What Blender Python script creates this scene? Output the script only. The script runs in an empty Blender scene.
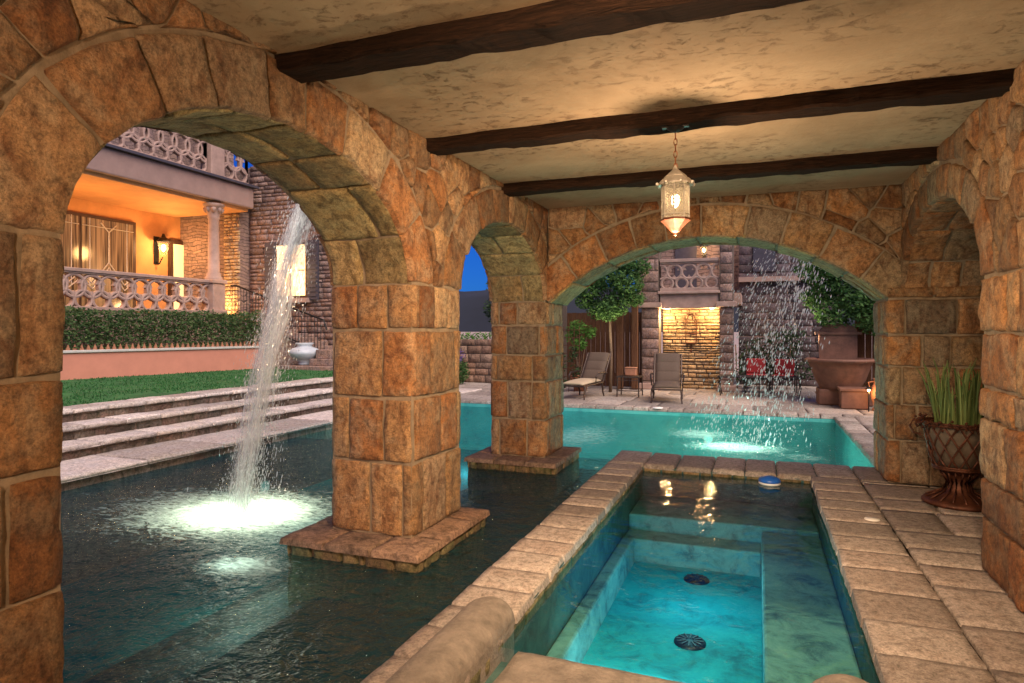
import bpy, math, random
from math import pi, sin, cos, sqrt, radians
from mathutils import Vector, noise, Matrix
random.seed(7)
S = bpy.context.scene
COL = S.collection

# ---------------------------------------------------------------- camera
YAW = radians(20.7)
cam_d = bpy.data.cameras.new('camera')
cam = bpy.data.objects.new('camera', cam_d); COL.objects.link(cam)
cam.location = (0, 0, 1.6)
cam.rotation_euler = (radians(90), 0, YAW)
cam_d.sensor_width = 36; cam_d.lens = 648 / 1024 * 36
cam_d.shift_y = -11.5 / 1024
cam_d.clip_start = .05; cam_d.clip_end = 3000
S.camera = cam

# ---------------------------------------------------------------- world
W = bpy.data.worlds.new('World'); S.world = W; W.use_nodes = True
wn = W.node_tree
sky = wn.nodes.new('ShaderNodeTexSky'); sky.sky_type = 'NISHITA'; sky.sun_disc = False
SUN_EL, SUN_ROT = radians(48), radians(125)
sky.sun_elevation = SUN_EL; sky.sun_rotation = SUN_ROT
sky.ozone_density = 3.0; sky.dust_density = .6; sky.air_density = 1.0
bg = wn.nodes['Background']; bg.inputs[1].default_value = .10
tw = wn.nodes.new('ShaderNodeMix'); tw.data_type = 'RGBA'; tw.blend_type = 'MULTIPLY'; tw.inputs[0].default_value = 1
tw.inputs[7].default_value = (.03, .17, .60, 1)      # blue-hour tint
wn.links.new(sky.outputs[0], tw.inputs[6]); wn.links.new(tw.outputs[2], bg.inputs[0])
sd = bpy.data.lights.new('afterglow', 'SUN'); sd.energy = 3.9; sd.angle = radians(60); sd.color = (1, .81, .66)
so = bpy.data.objects.new('afterglow', sd); COL.objects.link(so)
so.rotation_euler = Vector((-.55, .38, -.75)).to_track_quat('-Z', 'Y').to_euler()
S.view_settings.view_transform = 'Standard'; S.view_settings.look = 'None'
S.view_settings.gamma = 1; S.view_settings.exposure = 0.6
try:
    S.cycles.max_bounces = 6; S.cycles.diffuse_bounces = 3; S.cycles.glossy_bounces = 3; S.cycles.transparent_max_bounces = 20
    S.cycles.sample_clamp_indirect = 4; S.cycles.blur_glossy = 1.0
    S.cycles.caustics_reflective = False; S.cycles.caustics_refractive = False
except Exception: pass

# ---------------------------------------------------------------- tags
def tag(o, label=None, cat=None, group=None, kind=None):
    if label: o['label'] = label
    if cat: o['category'] = cat
    if group: o['group'] = group
    if kind: o['kind'] = kind
    return o
def thing(name, label, cat, loc=(0, 0, 0), rz=0, group=None):
    o = bpy.data.objects.new(name, None); COL.objects.link(o); o.empty_display_size = .1
    o.location = loc; o.rotation_euler = (0, 0, rz)
    return tag(o, label, cat, group)
def copy_tree(o, parent=None):
    c = o.copy(); COL.objects.link(c); c.parent = parent
    for ch in list(o.children): copy_tree(ch, c)
    return c
def lamp(name, loc, energy, color, radius=.05, typ='POINT', parent=None, rot=None, spot=None, size=None):
    d = bpy.data.lights.new(name, typ); d.energy = energy; d.color = color
    if typ in ('POINT', 'SPOT'): d.shadow_soft_size = radius
    if typ == 'SPOT': d.spot_size = radians(spot or 90); d.spot_blend = 1.0
    if typ == 'AREA': d.size = size or .3
    o = bpy.data.objects.new(name, d); COL.objects.link(o); o.location = loc
    if rot: o.rotation_euler = rot
    if parent: o.parent = parent
    return o

# ---------------------------------------------------------------- materials
def new_mat(name):
    m = bpy.data.materials.new(name); m.use_nodes = True
    nt = m.node_tree; b = nt.nodes['Principled BSDF']
    return m, nt, b
def N(nt, t, **kw):
    n = nt.nodes.new(t)
    for k, v in kw.items(): setattr(n, k, v)
    return n
def L(nt, a, b): nt.links.new(a, b)
def noise_n(nt, scale, detail=5, rough=.6, coord=None, dist=0):
    n = N(nt, 'ShaderNodeTexNoise'); n.inputs['Scale'].default_value = scale
    n.inputs['Detail'].default_value = detail; n.inputs['Roughness'].default_value = rough
    n.inputs['Distortion'].default_value = dist
    if coord: L(nt, coord, n.inputs['Vector'])
    return n
def ramp(nt, stops, fac=None):
    r = N(nt, 'ShaderNodeValToRGB'); e = r.color_ramp.elements
    while len(e) < len(stops): e.new(.5)
    for i, (p, c) in enumerate(stops):
        e[i].position = p; e[i].color = (c[0], c[1], c[2], 1) if not isinstance(c, (int, float)) else (c, c, c, 1)
    if fac: L(nt, fac, r.inputs[0])
    return r
def mixc(nt, a, b, fac, mode='MIX'):
    m = N(nt, 'ShaderNodeMix'); m.data_type = 'RGBA'; m.blend_type = mode
    for s, v in ((m.inputs[0], fac), (m.inputs[6], a), (m.inputs[7], b)):
        if isinstance(v, (int, float)): s.default_value = v
        elif isinstance(v, tuple): s.default_value = (*v, 1)
        else: L(nt, v, s)
    return m.outputs[2]
def bump(nt, b, h, strength=.5, dist=.01):
    n = N(nt, 'ShaderNodeBump'); n.inputs['Strength'].default_value = strength; n.inputs['Distance'].default_value = dist
    L(nt, h, n.inputs['Height']); L(nt, n.outputs[0], b.inputs['Normal']); return n

def mat_simple(name, col, rough=.6, metal=0, var=.25, scale=8, bstr=.3, bdist=.004, emit=None, es=0):
    m, nt, b = new_mat(name)
    tc = N(nt, 'ShaderNodeTexCoord'); c = tc.outputs['Object']
    n = noise_n(nt, scale, 6, .65, c)
    lo = tuple(x * (1 - var) for x in col); hi = tuple(min(1, x * (1 + var)) for x in col)
    r = ramp(nt, [(.3, lo), (.7, hi)], n.outputs[0])
    L(nt, r.outputs[0], b.inputs['Base Color'])
    b.inputs['Roughness'].default_value = rough; b.inputs['Metallic'].default_value = metal
    n2 = noise_n(nt, scale * 5, 4, .6, c); bump(nt, b, n2.outputs[0], bstr, bdist)
    if emit: b.inputs['Emission Color'].default_value = (*emit, 1); b.inputs['Emission Strength'].default_value = es
    return m
def mat_stone(name, stops, stain=(.13, .042, .012), grey=(.36, .28, .18), bs=1.0, stain_amt=.8):
    """hewn block; vertex colour 'tint': r = hue pick, g = value, b = seed"""
    m, nt, b = new_mat(name)
    at = N(nt, 'ShaderNodeAttribute'); at.attribute_name = 'tint'
    sp = N(nt, 'ShaderNodeSeparateColor'); L(nt, at.outputs['Color'], sp.inputs[0])
    geo = N(nt, 'ShaderNodeNewGeometry')
    # shift the pattern stone by stone
    off = N(nt, 'ShaderNodeVectorMath'); off.operation = 'SCALE'; L(nt, at.outputs['Color'], off.inputs[0]); off.inputs['Scale'].default_value = 23
    ad = N(nt, 'ShaderNodeVectorMath'); ad.operation = 'ADD'; L(nt, geo.outputs['Position'], ad.inputs[0]); L(nt, off.outputs[0], ad.inputs[1])
    c = ad.outputs[0]
    base = ramp(nt, stops, sp.outputs[0])
    n1 = noise_n(nt, 4.5, 8, .68, c, .6)
    r1 = ramp(nt, [(.45, 0), (.60, 1)], n1.outputs[0])
    mp = N(nt, 'ShaderNodeMapping'); mp.inputs['Scale'].default_value = (6.5, 6.5, 3.4); L(nt, c, mp.inputs[0])
    n2 = noise_n(nt, 1.3, 7, .7, mp.outputs[0], .8)
    r2 = ramp(nt, [(.46, 0), (.66, 1)], n2.outputs[0])
    n3 = noise_n(nt, 26, 6, .7, c); 
    r3 = ramp(nt, [(.36, .55), (.5, 1), (.66, 1.25)], n3.outputs[0])
    f1 = N(nt, 'ShaderNodeMath'); f1.operation = 'MULTIPLY'; L(nt, r1.outputs[0], f1.inputs[0]); f1.inputs[1].default_value = .55
    c1 = mixc(nt, base.outputs[0], grey, f1.outputs[0])
    f2 = N(nt, 'ShaderNodeMath'); f2.operation = 'MULTIPLY'; L(nt, r2.outputs[0], f2.inputs[0]); f2.inputs[1].default_value = stain_amt
    c2 = mixc(nt, c1, stain, f2.outputs[0])
    c3 = mixc(nt, c2, r3.outputs[0], 1.0, 'MULTIPLY')
    v = ramp(nt, [(0, .62), (1, 1.15)], sp.outputs[1])
    c4 = mixc(nt, c3, v.outputs[0], 1.0, 'MULTIPLY')
    n5 = noise_n(nt, 95, 4, .75, c); r5 = ramp(nt, [(.36, .60), (.5, 1), (.64, 1.32)], n5.outputs[0]); c4 = mixc(nt, c4, r5.outputs[0], .85, 'MULTIPLY')
    L(nt, c4, b.inputs['Base Color']); b.inputs['Roughness'].default_value = .82
    n4 = noise_n(nt, 9, 10, .72, c, .4)
    mu = N(nt, 'ShaderNodeTexVoronoi'); mu.inputs['Scale'].default_value = 22; L(nt, c, mu.inputs['Vector'])
    a = N(nt, 'ShaderNodeMath'); a.operation = 'MULTIPLY_ADD'; L(nt, mu.outputs[0], a.inputs[0]); a.inputs[1].default_value = .12; L(nt, n4.outputs[0], a.inputs[2])
    a_ = N(nt, 'ShaderNodeMath'); a_.operation = 'MULTIPLY_ADD'; L(nt, n5.outputs[0], a_.inputs[0]); a_.inputs[1].default_value = .16; L(nt, a.outputs[0], a_.inputs[2]); a = a_
    bump(nt, b, a.outputs[0], .95 * bs, .045 * (1 if bs >= 1 else .35))
    return m
ORANGE = [(0, (.30, .115, .035)), (.2, (.42, .19, .065)), (.42, (.46, .27, .12)), (.6, (.36, .145, .045)), (.78, (.47, .33, .18)), (.9, (.42, .22, .09)), (1, (.29, .215, .14))]
M = {}
M['stone'] = mat_stone('orange_stone', ORANGE)
M['soffit'] = mat_stone('soffit_stone', [(0, (.40, .27, .10)), (.5, (.44, .33, .15)), (1, (.36, .22, .09))], stain=(.12, .07, .02), grey=(.34, .31, .16))
M['plinth'] = mat_stone('plinth_stone', [(0, (.34, .19, .12)), (.5, (.38, .26, .18)), (1, (.32, .17, .10))], stain=(.08, .05, .03), grey=(.33, .22, .16))
M['coping'] = mat_stone('coping_stone', [(0, (.335, .285, .245)), (.5, (.38, .33, .29)), (1, (.31, .255, .22))], stain=(.17, .12, .09), grey=(.31, .27, .24), bs=.4, stain_amt=.5)
M['greystone'] = mat_simple('worn_grey_stone', (.21, .18, .15), .85, var=.38, scale=9, bstr=.9, bdist=.012)
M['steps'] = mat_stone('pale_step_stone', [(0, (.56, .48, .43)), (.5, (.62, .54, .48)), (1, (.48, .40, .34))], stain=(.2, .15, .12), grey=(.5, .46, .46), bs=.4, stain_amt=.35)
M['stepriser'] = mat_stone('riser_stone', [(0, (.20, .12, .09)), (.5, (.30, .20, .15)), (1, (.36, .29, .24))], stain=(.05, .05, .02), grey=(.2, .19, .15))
M['mossy'] = mat_stone('mossy_rubble', [(0, (.18, .11, .05)), (.5, (.28, .18, .09)), (1, (.22, .20, .10))], stain=(.03, .05, .012), grey=(.12, .13, .05))
M['violet'] = mat_stone('violet_stone', [(0, (.25, .145, .10)), (.5, (.35, .22, .16)), (1, (.28, .175, .135))], stain=(.1, .07, .07), grey=(.3, .24, .24))
M['duskstone'] = mat_stone('dusk_stone', [(0, (.10, .07, .07)), (1, (.16, .11, .11))], stain=(.05, .04, .04), grey=(.12, .10, .12))
M['ledge'] = mat_stone('ledge_stone', [(0, (.5, .33, .16)), (.5, (.58, .42, .24)), (1, (.42, .26, .12))], stain=(.2, .11, .05), grey=(.5, .42, .3))
M['mortar'] = mat_simple('mortar', (.25, .19, .125), .95, var=.3, scale=12, bstr=.6, bdist=.01)
M['darkmortar'] = mat_simple('dark_mortar', (.12, .09, .07), .95, var=.3, scale=12)
M['cast'] = mat_simple('cast_stone', (.34, .23, .185), .75, var=.22, scale=5, bstr=.4)
M['iron'] = mat_simple('black_iron', (.025, .022, .02), .45, .6, scale=20)
M['bronze'] = mat_simple('bronze_aluminium', (.07, .05, .04), .4, .7, scale=20)
M['beige'] = mat_simple('beige_cushion', (.38, .30, .20), .9, scale=30, var=.1)
M['sling'] = mat_simple('brown_sling', (.085, .058, .04), .85, scale=40, var=.15)
M['red'] = mat_simple('red_cushion', (.30, .018, .02), .85, scale=20, var=.15)
M['fountainstone'] = mat_simple('fountain_stone', (.15, .068, .042), .7, scale=6, var=.35)
M['terracotta'] = mat_simple('terracotta', (.34, .15, .08), .7, scale=6, var=.3)
M['blueplastic'] = mat_simple('blue_plastic', (.02, .12, .5), .3, var=.05)
M['white'] = mat_simple('white_plastic', (.75, .75, .72), .4, var=.05)
M['bark'] = mat_simple('bark', (.16, .11, .07), .9, scale=14, bstr=.8, bdist=.02)
M['porch'] = mat_simple('porch_plaster', (.55, .27, .10), .85, scale=1.6, var=.16, bstr=.3)
M['planterwall'] = mat_simple('salmon_plaster', (.50, .21, .14), .85, scale=3, var=.08, bstr=.2)
M['fascia'] = mat_simple('fascia_plaster', (.28, .185, .155), .8, scale=3, var=.12)
M['shutter'] = mat_simple('dark_shutter', (.05, .045, .06), .6, scale=9)
M['frame'] = mat_simple('dark_wood_frame', (.05, .025, .015), .5, scale=9)
M['lead'] = mat_simple('pale_lead_strip', (.6, .58, .52), .4, .3, scale=9, var=.1)
M['vase'] = mat_simple('grey_glaze', (.42, .46, .50), .5, scale=6, var=.15)
M['rustiron'] = mat_simple('rusty_iron', (.10, .035, .018), .55, .5, scale=14, var=.5, bstr=.6)
M['coir'] = mat_simple('liner', (.11, .08, .055), .9, scale=20, var=.3)
M['silver'] = mat_simple('aged_silver', (.42, .38, .32), .5, .5, scale=30, var=.3)
M['chain'] = mat_simple('copper_chain', (.28, .11, .05), .45, .7, scale=30, var=.3)

# fence wood, beams
def mat_wood(name, a, b2, axis=(1, 1, 1), bs=.6):
    m, nt, b = new_mat(name)
    tc = N(nt, 'ShaderNodeTexCoord'); mp = N(nt, 'ShaderNodeMapping'); mp.inputs['Scale'].default_value = axis
    L(nt, tc.outputs['Object'], mp.inputs[0])
    n = noise_n(nt, 6, 9, .7, mp.outputs[0], 1.2); r = ramp(nt, [(.3, a), (.7, b2)], n.outputs[0])
    L(nt, r.outputs[0], b.inputs['Base Color']); b.inputs['Roughness'].default_value = .95; b.inputs['Specular IOR Level'].default_value = .15
    bump(nt, b, n.outputs[0], bs, .03); return m
M['beam'] = mat_wood('beam_wood', (.003, .002, .001), (.045, .020, .010), (.7, 9, 9), 1.0)
M['fence'] = mat_wood('fence_wood', (.06, .028, .015), (.17, .085, .045), (5, 5, .5))

# ceiling plaster : tan, troweled
m, nt, b = new_mat('ceiling_plaster'); M['ceiling'] = m
g = N(nt, 'ShaderNodeNewGeometry'); c = g.outputs['Position']
mp = N(nt, 'ShaderNodeMapping'); mp.inputs['Scale'].default_value = (1, 1.5, 1); L(nt, c, mp.inputs[0])
n1 = noise_n(nt, 1.1, 6, .6, c, .5); r1 = ramp(nt, [(.3, (.33, .225, .125)), (.7, (.52, .38, .235))], n1.outputs[0])
n2 = noise_n(nt, 9, 10, .75, mp.outputs[0], .5); r2 = ramp(nt, [(.53, 0), (.62, 1)], n2.outputs[0])
n2b = noise_n(nt, 1.4, 3, .5, c); r2b = ramp(nt, [(.42, .08), (.62, .8)], n2b.outputs[0])
f = N(nt, 'ShaderNodeMath'); f.operation = 'MULTIPLY'; L(nt, r2.outputs[0], f.inputs[0]); L(nt, r2b.outputs[0], f.inputs[1])
c1 = mixc(nt, r1.outputs[0], (.17, .10, .05), f.outputs[0]); L(nt, c1, b.inputs['Base Color']); b.inputs['Roughness'].default_value = .85
n3 = noise_n(nt, 10, 10, .75, mp.outputs[0], .3)
a = N(nt, 'ShaderNodeMath'); a.operation = 'MULTIPLY_ADD'; L(nt, f.outputs[0], a.inputs[0]); a.inputs[1].default_value = -.6; L(nt, n3.outputs[0], a.inputs[2])
bump(nt, b, a.outputs[0], .7, .022)

# grass (short, mown)
M['turf'] = mat_simple('mown_turf', (.02, .11, .025), .95, scale=3, var=.45, bstr=1, bdist=.03)
# patio far
M['patio'] = mat_simple('patio_pavers', (.36, .27, .23), .75, scale=2.5, var=.2, bstr=.3)
# leaves
def mat_leaf(name, a, b2):
    m, nt, b = new_mat(name)
    at = N(nt, 'ShaderNodeAttribute'); at.attribute_name = 'tint'
    sp = N(nt, 'ShaderNodeSeparateColor'); L(nt, at.outputs['Color'], sp.inputs[0])
    r = ramp(nt, [(0, a), (1, b2)], sp.outputs[0]); L(nt, r.outputs[0], b.inputs['Base Color'])
    b.inputs['Roughness'].default_value = .85
    tr = N(nt, 'ShaderNodeBsdfTranslucent'); L(nt, r.outputs[0], tr.inputs[0])
    mx = N(nt, 'ShaderNodeMixShader'); mx.inputs[0].default_value = .3
    L(nt, b.outputs[0], mx.inputs[1]); L(nt, tr.outputs[0], mx.inputs[2]); L(nt, mx.outputs[0], nt.nodes['Material Output'].inputs[0]); return m
M['leaf'] = mat_leaf('citrus_leaf', (.02, .065, .015), (.09, .20, .045))
M['leafb'] = mat_leaf('bright_leaf', (.05, .15, .02), (.14, .30, .05))
M['leafd'] = mat_leaf('dark_leaf', (.012, .035, .012), (.05, .10, .03))
M['leafh'] = mat_leaf('hedge_leaf', (.015, .06, .015), (.12, .19, .06))
M['twig'] = mat_simple('twig', (.12, .06, .04), .9)
M['reed'] = mat_leaf('reed_leaf', (.07, .13, .03), (.28, .36, .12))
M['flower'] = mat_leaf('violet_flower', (.1, .05, .2), (.3, .2, .5))

# brick-like distant walling
def mat_ledge(name, c1, c2, mort, scale=4.0, bw=.55, rh=.16, bs=1):
    m, nt, b = new_mat(name)
    tc = N(nt, 'ShaderNodeTexCoord')
    nn = noise_n(nt, 1.6, 3, .5, tc.outputs['Object'])
    ad = N(nt, 'ShaderNodeVectorMath'); ad.operation = 'MULTIPLY_ADD'
    L(nt, nn.outputs['Color'], ad.inputs[0]); ad.inputs[1].default_value = (.12, .12, .12); L(nt, tc.outputs['UV'], ad.inputs[2])
    br = N(nt, 'ShaderNodeTexBrick'); L(nt, ad.outputs[0], br.inputs['Vector'])
    br.inputs['Color1'].default_value = (*c1, 1); br.inputs['Color2'].default_value = (*c2, 1); br.inputs['Mortar'].default_value = (*mort, 1)
    br.inputs['Scale'].default_value = scale; br.inputs['Brick Width'].default_value = bw; br.inputs['Row Height'].default_value = rh
    br.inputs['Mortar Size'].default_value = .012; br.inputs['Mortar Smooth'].default_value = .6; br.inputs['Bias'].default_value = 0
    n2 = noise_n(nt, 9, 7, .7, tc.outputs['Object']); r2 = ramp(nt, [(.3, .6), (.7, 1.35)], n2.outputs[0])
    cc = mixc(nt, br.outputs['Color'], r2.outputs[0], 1, 'MULTIPLY'); L(nt, cc, b.inputs['Base Color'])
    b.inputs['Roughness'].default_value = .85
    s = N(nt, 'ShaderNodeMath'); s.operation = 'MULTIPLY_ADD'; L(nt, br.outputs['Fac'], s.inputs[0]); s.inputs[1].default_value = -1; L(nt, n2.outputs[0], s.inputs[2])
    bump(nt, b, s.outputs[0], .8 * bs, .04); return m
M['ledgewall'] = mat_ledge('stacked_ledgestone', (.28, .19, .15), (.20, .135, .12), (.07, .05, .045))

# water ------------------------------------------------------------------
def mat_water(name, tint, bscale=3, bstr=.35, foam=None, rough=.03, body=None):
    m, nt, b = new_mat(name); nt.nodes.remove(b)
    out = nt.nodes['Material Output']
    g = N(nt, 'ShaderNodeNewGeometry'); c = g.outputs['Position']
    n1 = noise_n(nt, bscale, 3, .55, c, .8); n2 = noise_n(nt, bscale * 4.2, 3, .6, c, .5)
    a = N(nt, 'ShaderNodeMath'); a.operation = 'MULTIPLY_ADD'; L(nt, n2.outputs[0], a.inputs[0]); a.inputs[1].default_value = .32; L(nt, n1.outputs[0], a.inputs[2])
    bp = N(nt, 'ShaderNodeBump'); bp.inputs['Strength'].default_value = bstr; bp.inputs['Distance'].default_value = .12; L(nt, a.outputs[0], bp.inputs['Height'])
    gl = N(nt, 'ShaderNodeBsdfGlossy'); gl.inputs['Roughness'].default_value = rough; L(nt, bp.outputs[0], gl.inputs['Normal'])
    tr = N(nt, 'ShaderNodeBsdfTransparent'); tr.inputs[0].default_value = (*tint, 1)
    fr = N(nt, 'ShaderNodeFresnel'); fr.inputs[0].default_value = 1.33; L(nt, bp.outputs[0], fr.inputs['Normal'])
    mx = N(nt, 'ShaderNodeMixShader'); L(nt, fr.outputs[0], mx.inputs[0]); L(nt, tr.outputs[0], mx.inputs[1]); L(nt, gl.outputs[0], mx.inputs[2])
    last = mx.outputs[0]
    if body:
        bd = N(nt, 'ShaderNodeBsdfDiffuse'); bd.inputs[0].default_value = (*body[1], 1); L(nt, bp.outputs[0], bd.inputs['Normal'])
        bm = N(nt, 'ShaderNodeMixShader'); bm.inputs[0].default_value = body[0]; L(nt, tr.outputs[0], bm.inputs[1]); L(nt, bd.outputs[0], bm.inputs[2]); L(nt, bm.outputs[0], mx.inputs[1])
    if foam:
        tot = None
        for (x, y, rx, ry, amt) in foam:
            mp = N(nt, 'ShaderNodeMapping'); mp.vector_type = 'TEXTURE'
            mp.inputs['Location'].default_value = (x, y, 0); mp.inputs['Scale'].default_value = (rx, ry, 1000); L(nt, c, mp.inputs[0])
            ln = N(nt, 'ShaderNodeVectorMath'); ln.operation = 'LENGTH'; L(nt, mp.outputs[0], ln.inputs[0])
            mr = N(nt, 'ShaderNodeMapRange'); mr.inputs[1].default_value = 1; mr.inputs[2].default_value = 0; mr.inputs[3].default_value = 0; mr.inputs[4].default_value = amt
            mr.interpolation_type = 'SMOOTHSTEP'; L(nt, ln.outputs['Value'], mr.inputs[0])
            if tot is None: tot = mr.outputs[0]
            else:
                s = N(nt, 'ShaderNodeMath'); s.operation = 'MAXIMUM'; L(nt, tot, s.inputs[0]); L(nt, mr.outputs[0], s.inputs[1]); tot = s.outputs[0]
        mp = N(nt, 'ShaderNodeMapping'); mp.inputs['Scale'].default_value = (1, 2.2, 1); L(nt, c, mp.inputs[0])
        nf = noise_n(nt, 7, 7, .75, mp.outputs[0], 1.5)
        s1 = N(nt, 'ShaderNodeMath'); s1.operation = 'MULTIPLY_ADD'; L(nt, tot, s1.inputs[0]); s1.inputs[1].default_value = .42; L(nt, nf.outputs[0], s1.inputs[2])
        rr = ramp(nt, [(.60, 0), (1.02, 1)], s1.outputs[0])
        df = N(nt, 'ShaderNodeBsdfDiffuse'); df.inputs[0].default_value = (.85, .95, .9, 1)
        tl = N(nt, 'ShaderNodeBsdfTranslucent'); tl.inputs[0].default_value = (.8, .97, .88, 1)
        mf = N(nt, 'ShaderNodeMixShader'); mf.inputs[0].default_value = .6; L(nt, df.outputs[0], mf.inputs[1]); L(nt, tl.outputs[0], mf.inputs[2])
        m2 = N(nt, 'ShaderNodeMixShader'); fm = N(nt, 'ShaderNodeMath'); fm.operation = 'MULTIPLY'; fm.inputs[1].default_value = .8
        L(nt, rr.outputs[0], fm.inputs[0]); L(nt, fm.outputs[0], m2.inputs[0]); L(nt, last, m2.inputs[1]); L(nt, mf.outputs[0], m2.inputs[2]); last = m2.outputs[0]
    L(nt, last, out.inputs[0]); return m
FOAM = [(-4.62, 4.85, 2.1, 1.35, .95), (-3.5, 3.75, .55, .4, .75), (-.3, 10.1, 1.1, .8, .9), (-.9, 11.2, .8, .9, .8), (-2.7, 10.2, 1.0, 2.2, .6), (.6, 9.6, .6, .5, .55)]
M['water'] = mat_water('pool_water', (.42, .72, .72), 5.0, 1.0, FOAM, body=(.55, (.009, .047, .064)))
M['farwater'] = mat_water('far_pool_lit_water', (.50, .84, .82), 4.2, 1.0, FOAM[2:], body=(.14, (.02, .17, .16)))  # same pool water; green lamp glow put into a brighter copy
M['spawater'] = mat_water('spa_water', (.62, .86, .84), 1.6, .12, [(-.02, 6.9, .25, 1.2, .32)], .01)

def mat_plaster(name, a, b2, scale=2.2, dark=None):
    m, nt, b = new_mat(name)
    g = N(nt, 'ShaderNodeNewGeometry'); c = g.outputs['Position']
    n = noise_n(nt, scale, 9, .72, c, .5); st = [(.32, dark or a), (.5, a), (.72, b2)]
    r = ramp(nt, st, n.outputs[0]); L(nt, r.outputs[0], b.inputs['Base Color']); b.inputs['Roughness'].default_value = .8
    n2 = noise_n(nt, 30, 3, .6, c); bump(nt, b, n2.outputs[0], .3, .01); return m
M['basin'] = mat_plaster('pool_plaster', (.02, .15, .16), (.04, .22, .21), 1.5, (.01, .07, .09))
M['farbasin'] = mat_plaster('far_pool_lit_plaster', (.07, .40, .38), (.12, .48, .45), 1.5, (.03, .24, .26))  # pool plaster with the lamp glow put into a brighter colour
M['spafloor'] = mat_plaster('spa_floor_plaster', (.01, .36, .42), (.02, .44, .49), 3.2, (.008, .15, .19))
M['spabench'] = mat_plaster('spa_bench_plaster', (.18, .36, .36), (.28, .48, .46), 4.5, (.05, .12, .14))
M['spawall'] = mat_plaster('spa_wall_tile', (.035, .09, .085), (.07, .14, .12), 5, (.012, .03, .03))
M['pebble'] = mat_plaster('dark_pebble', (.05, .04, .035), (.15, .115, .09), 9, (.018, .018, .02))
# falling water
m, nt, b = new_mat('falling_water'); M['fall'] = m; nt.nodes.remove(b)
df = N(nt, 'ShaderNodeBsdfDiffuse'); df.inputs[0].default_value = (.9, .93, .95, 1)
tl = N(nt, 'ShaderNodeBsdfTranslucent'); tl.inputs[0].default_value = (.95, .95, .95, 1)
gl = N(nt, 'ShaderNodeBsdfGlossy'); gl.inputs['Roughness'].default_value = .12
tp = N(nt, 'ShaderNodeBsdfTransparent')
a1 = N(nt, 'ShaderNodeMixShader'); a1.inputs[0].default_value = .6; L(nt, df.outputs[0], a1.inputs[1]); L(nt, tl.outputs[0], a1.inputs[2])
a2 = N(nt, 'ShaderNodeMixShader'); a2.inputs[0].default_value = .2; L(nt, a1.outputs[0], a2.inputs[1]); L(nt, gl.outputs[0], a2.inputs[2])
a3 = N(nt, 'ShaderNodeMixShader'); a3.inputs[0].default_value = .42; L(nt, a2.outputs[0], a3.inputs[1]); L(nt, tp.outputs[0], a3.inputs[2])
L(nt, a3.outputs[0], nt.nodes['Material Output'].inputs[0])
def mat_emit(name, col, s):
    m, nt, b = new_mat(name); b.inputs['Base Color'].default_value = (*col, 1)
    b.inputs['Emission Color'].default_value = (*col, 1); b.inputs['Emission Strength'].default_value = s; return m
M['bulb'] = mat_emit('glowing_bulb', (1, .72, .38), 14)
M['windowglow'] = mat_emit('lit_window', (1, .60, .26), 1.6)
M['curtainglow'] = mat_emit('lit_curtain', (1, .74, .4), .42)
M['poollens'] = mat_emit('pool_lamp_lens', (.7, 1, .9), .35)
m, nt, b = new_mat('frosted_lamp_glass'); M['frost'] = m; nt.nodes.remove(b)
tl = N(nt, 'ShaderNodeBsdfTranslucent'); tl.inputs[0].default_value = (1, .9, .72, 1); tp = N(nt, 'ShaderNodeBsdfTransparent')
mx = N(nt, 'ShaderNodeMixShader'); mx.inputs[0].default_value = .86; L(nt, tl.outputs[0], mx.inputs[1]); L(nt, tp.outputs[0], mx.inputs[2]); L(nt, mx.outputs[0], nt.nodes['Material Output'].inputs[0])
m, nt, b = new_mat('window_glass'); M['glass'] = m
tc = N(nt, 'ShaderNodeTexCoord'); n = noise_n(nt, 1.2, 3, .5, tc.outputs['Object'])
mp = N(nt, 'ShaderNodeMapping'); mp.inputs['Scale'].default_value = (14, 14, .4); L(nt, tc.outputs['Object'], mp.inputs[0]); n5 = noise_n(nt, 1.5, 3, .5, mp.outputs[0])
r = ramp(nt, [(.35, (.03, .018, .01)), (.65, (.20, .12, .055))], n5.outputs[0]); L(nt, r.outputs[0], b.inputs['Base Color']); L(nt, r.outputs[0], b.inputs['Emission Color'])
b.inputs['Emission Strength'].default_value = .55; b.inputs['Roughness'].default_value = .15

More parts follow.
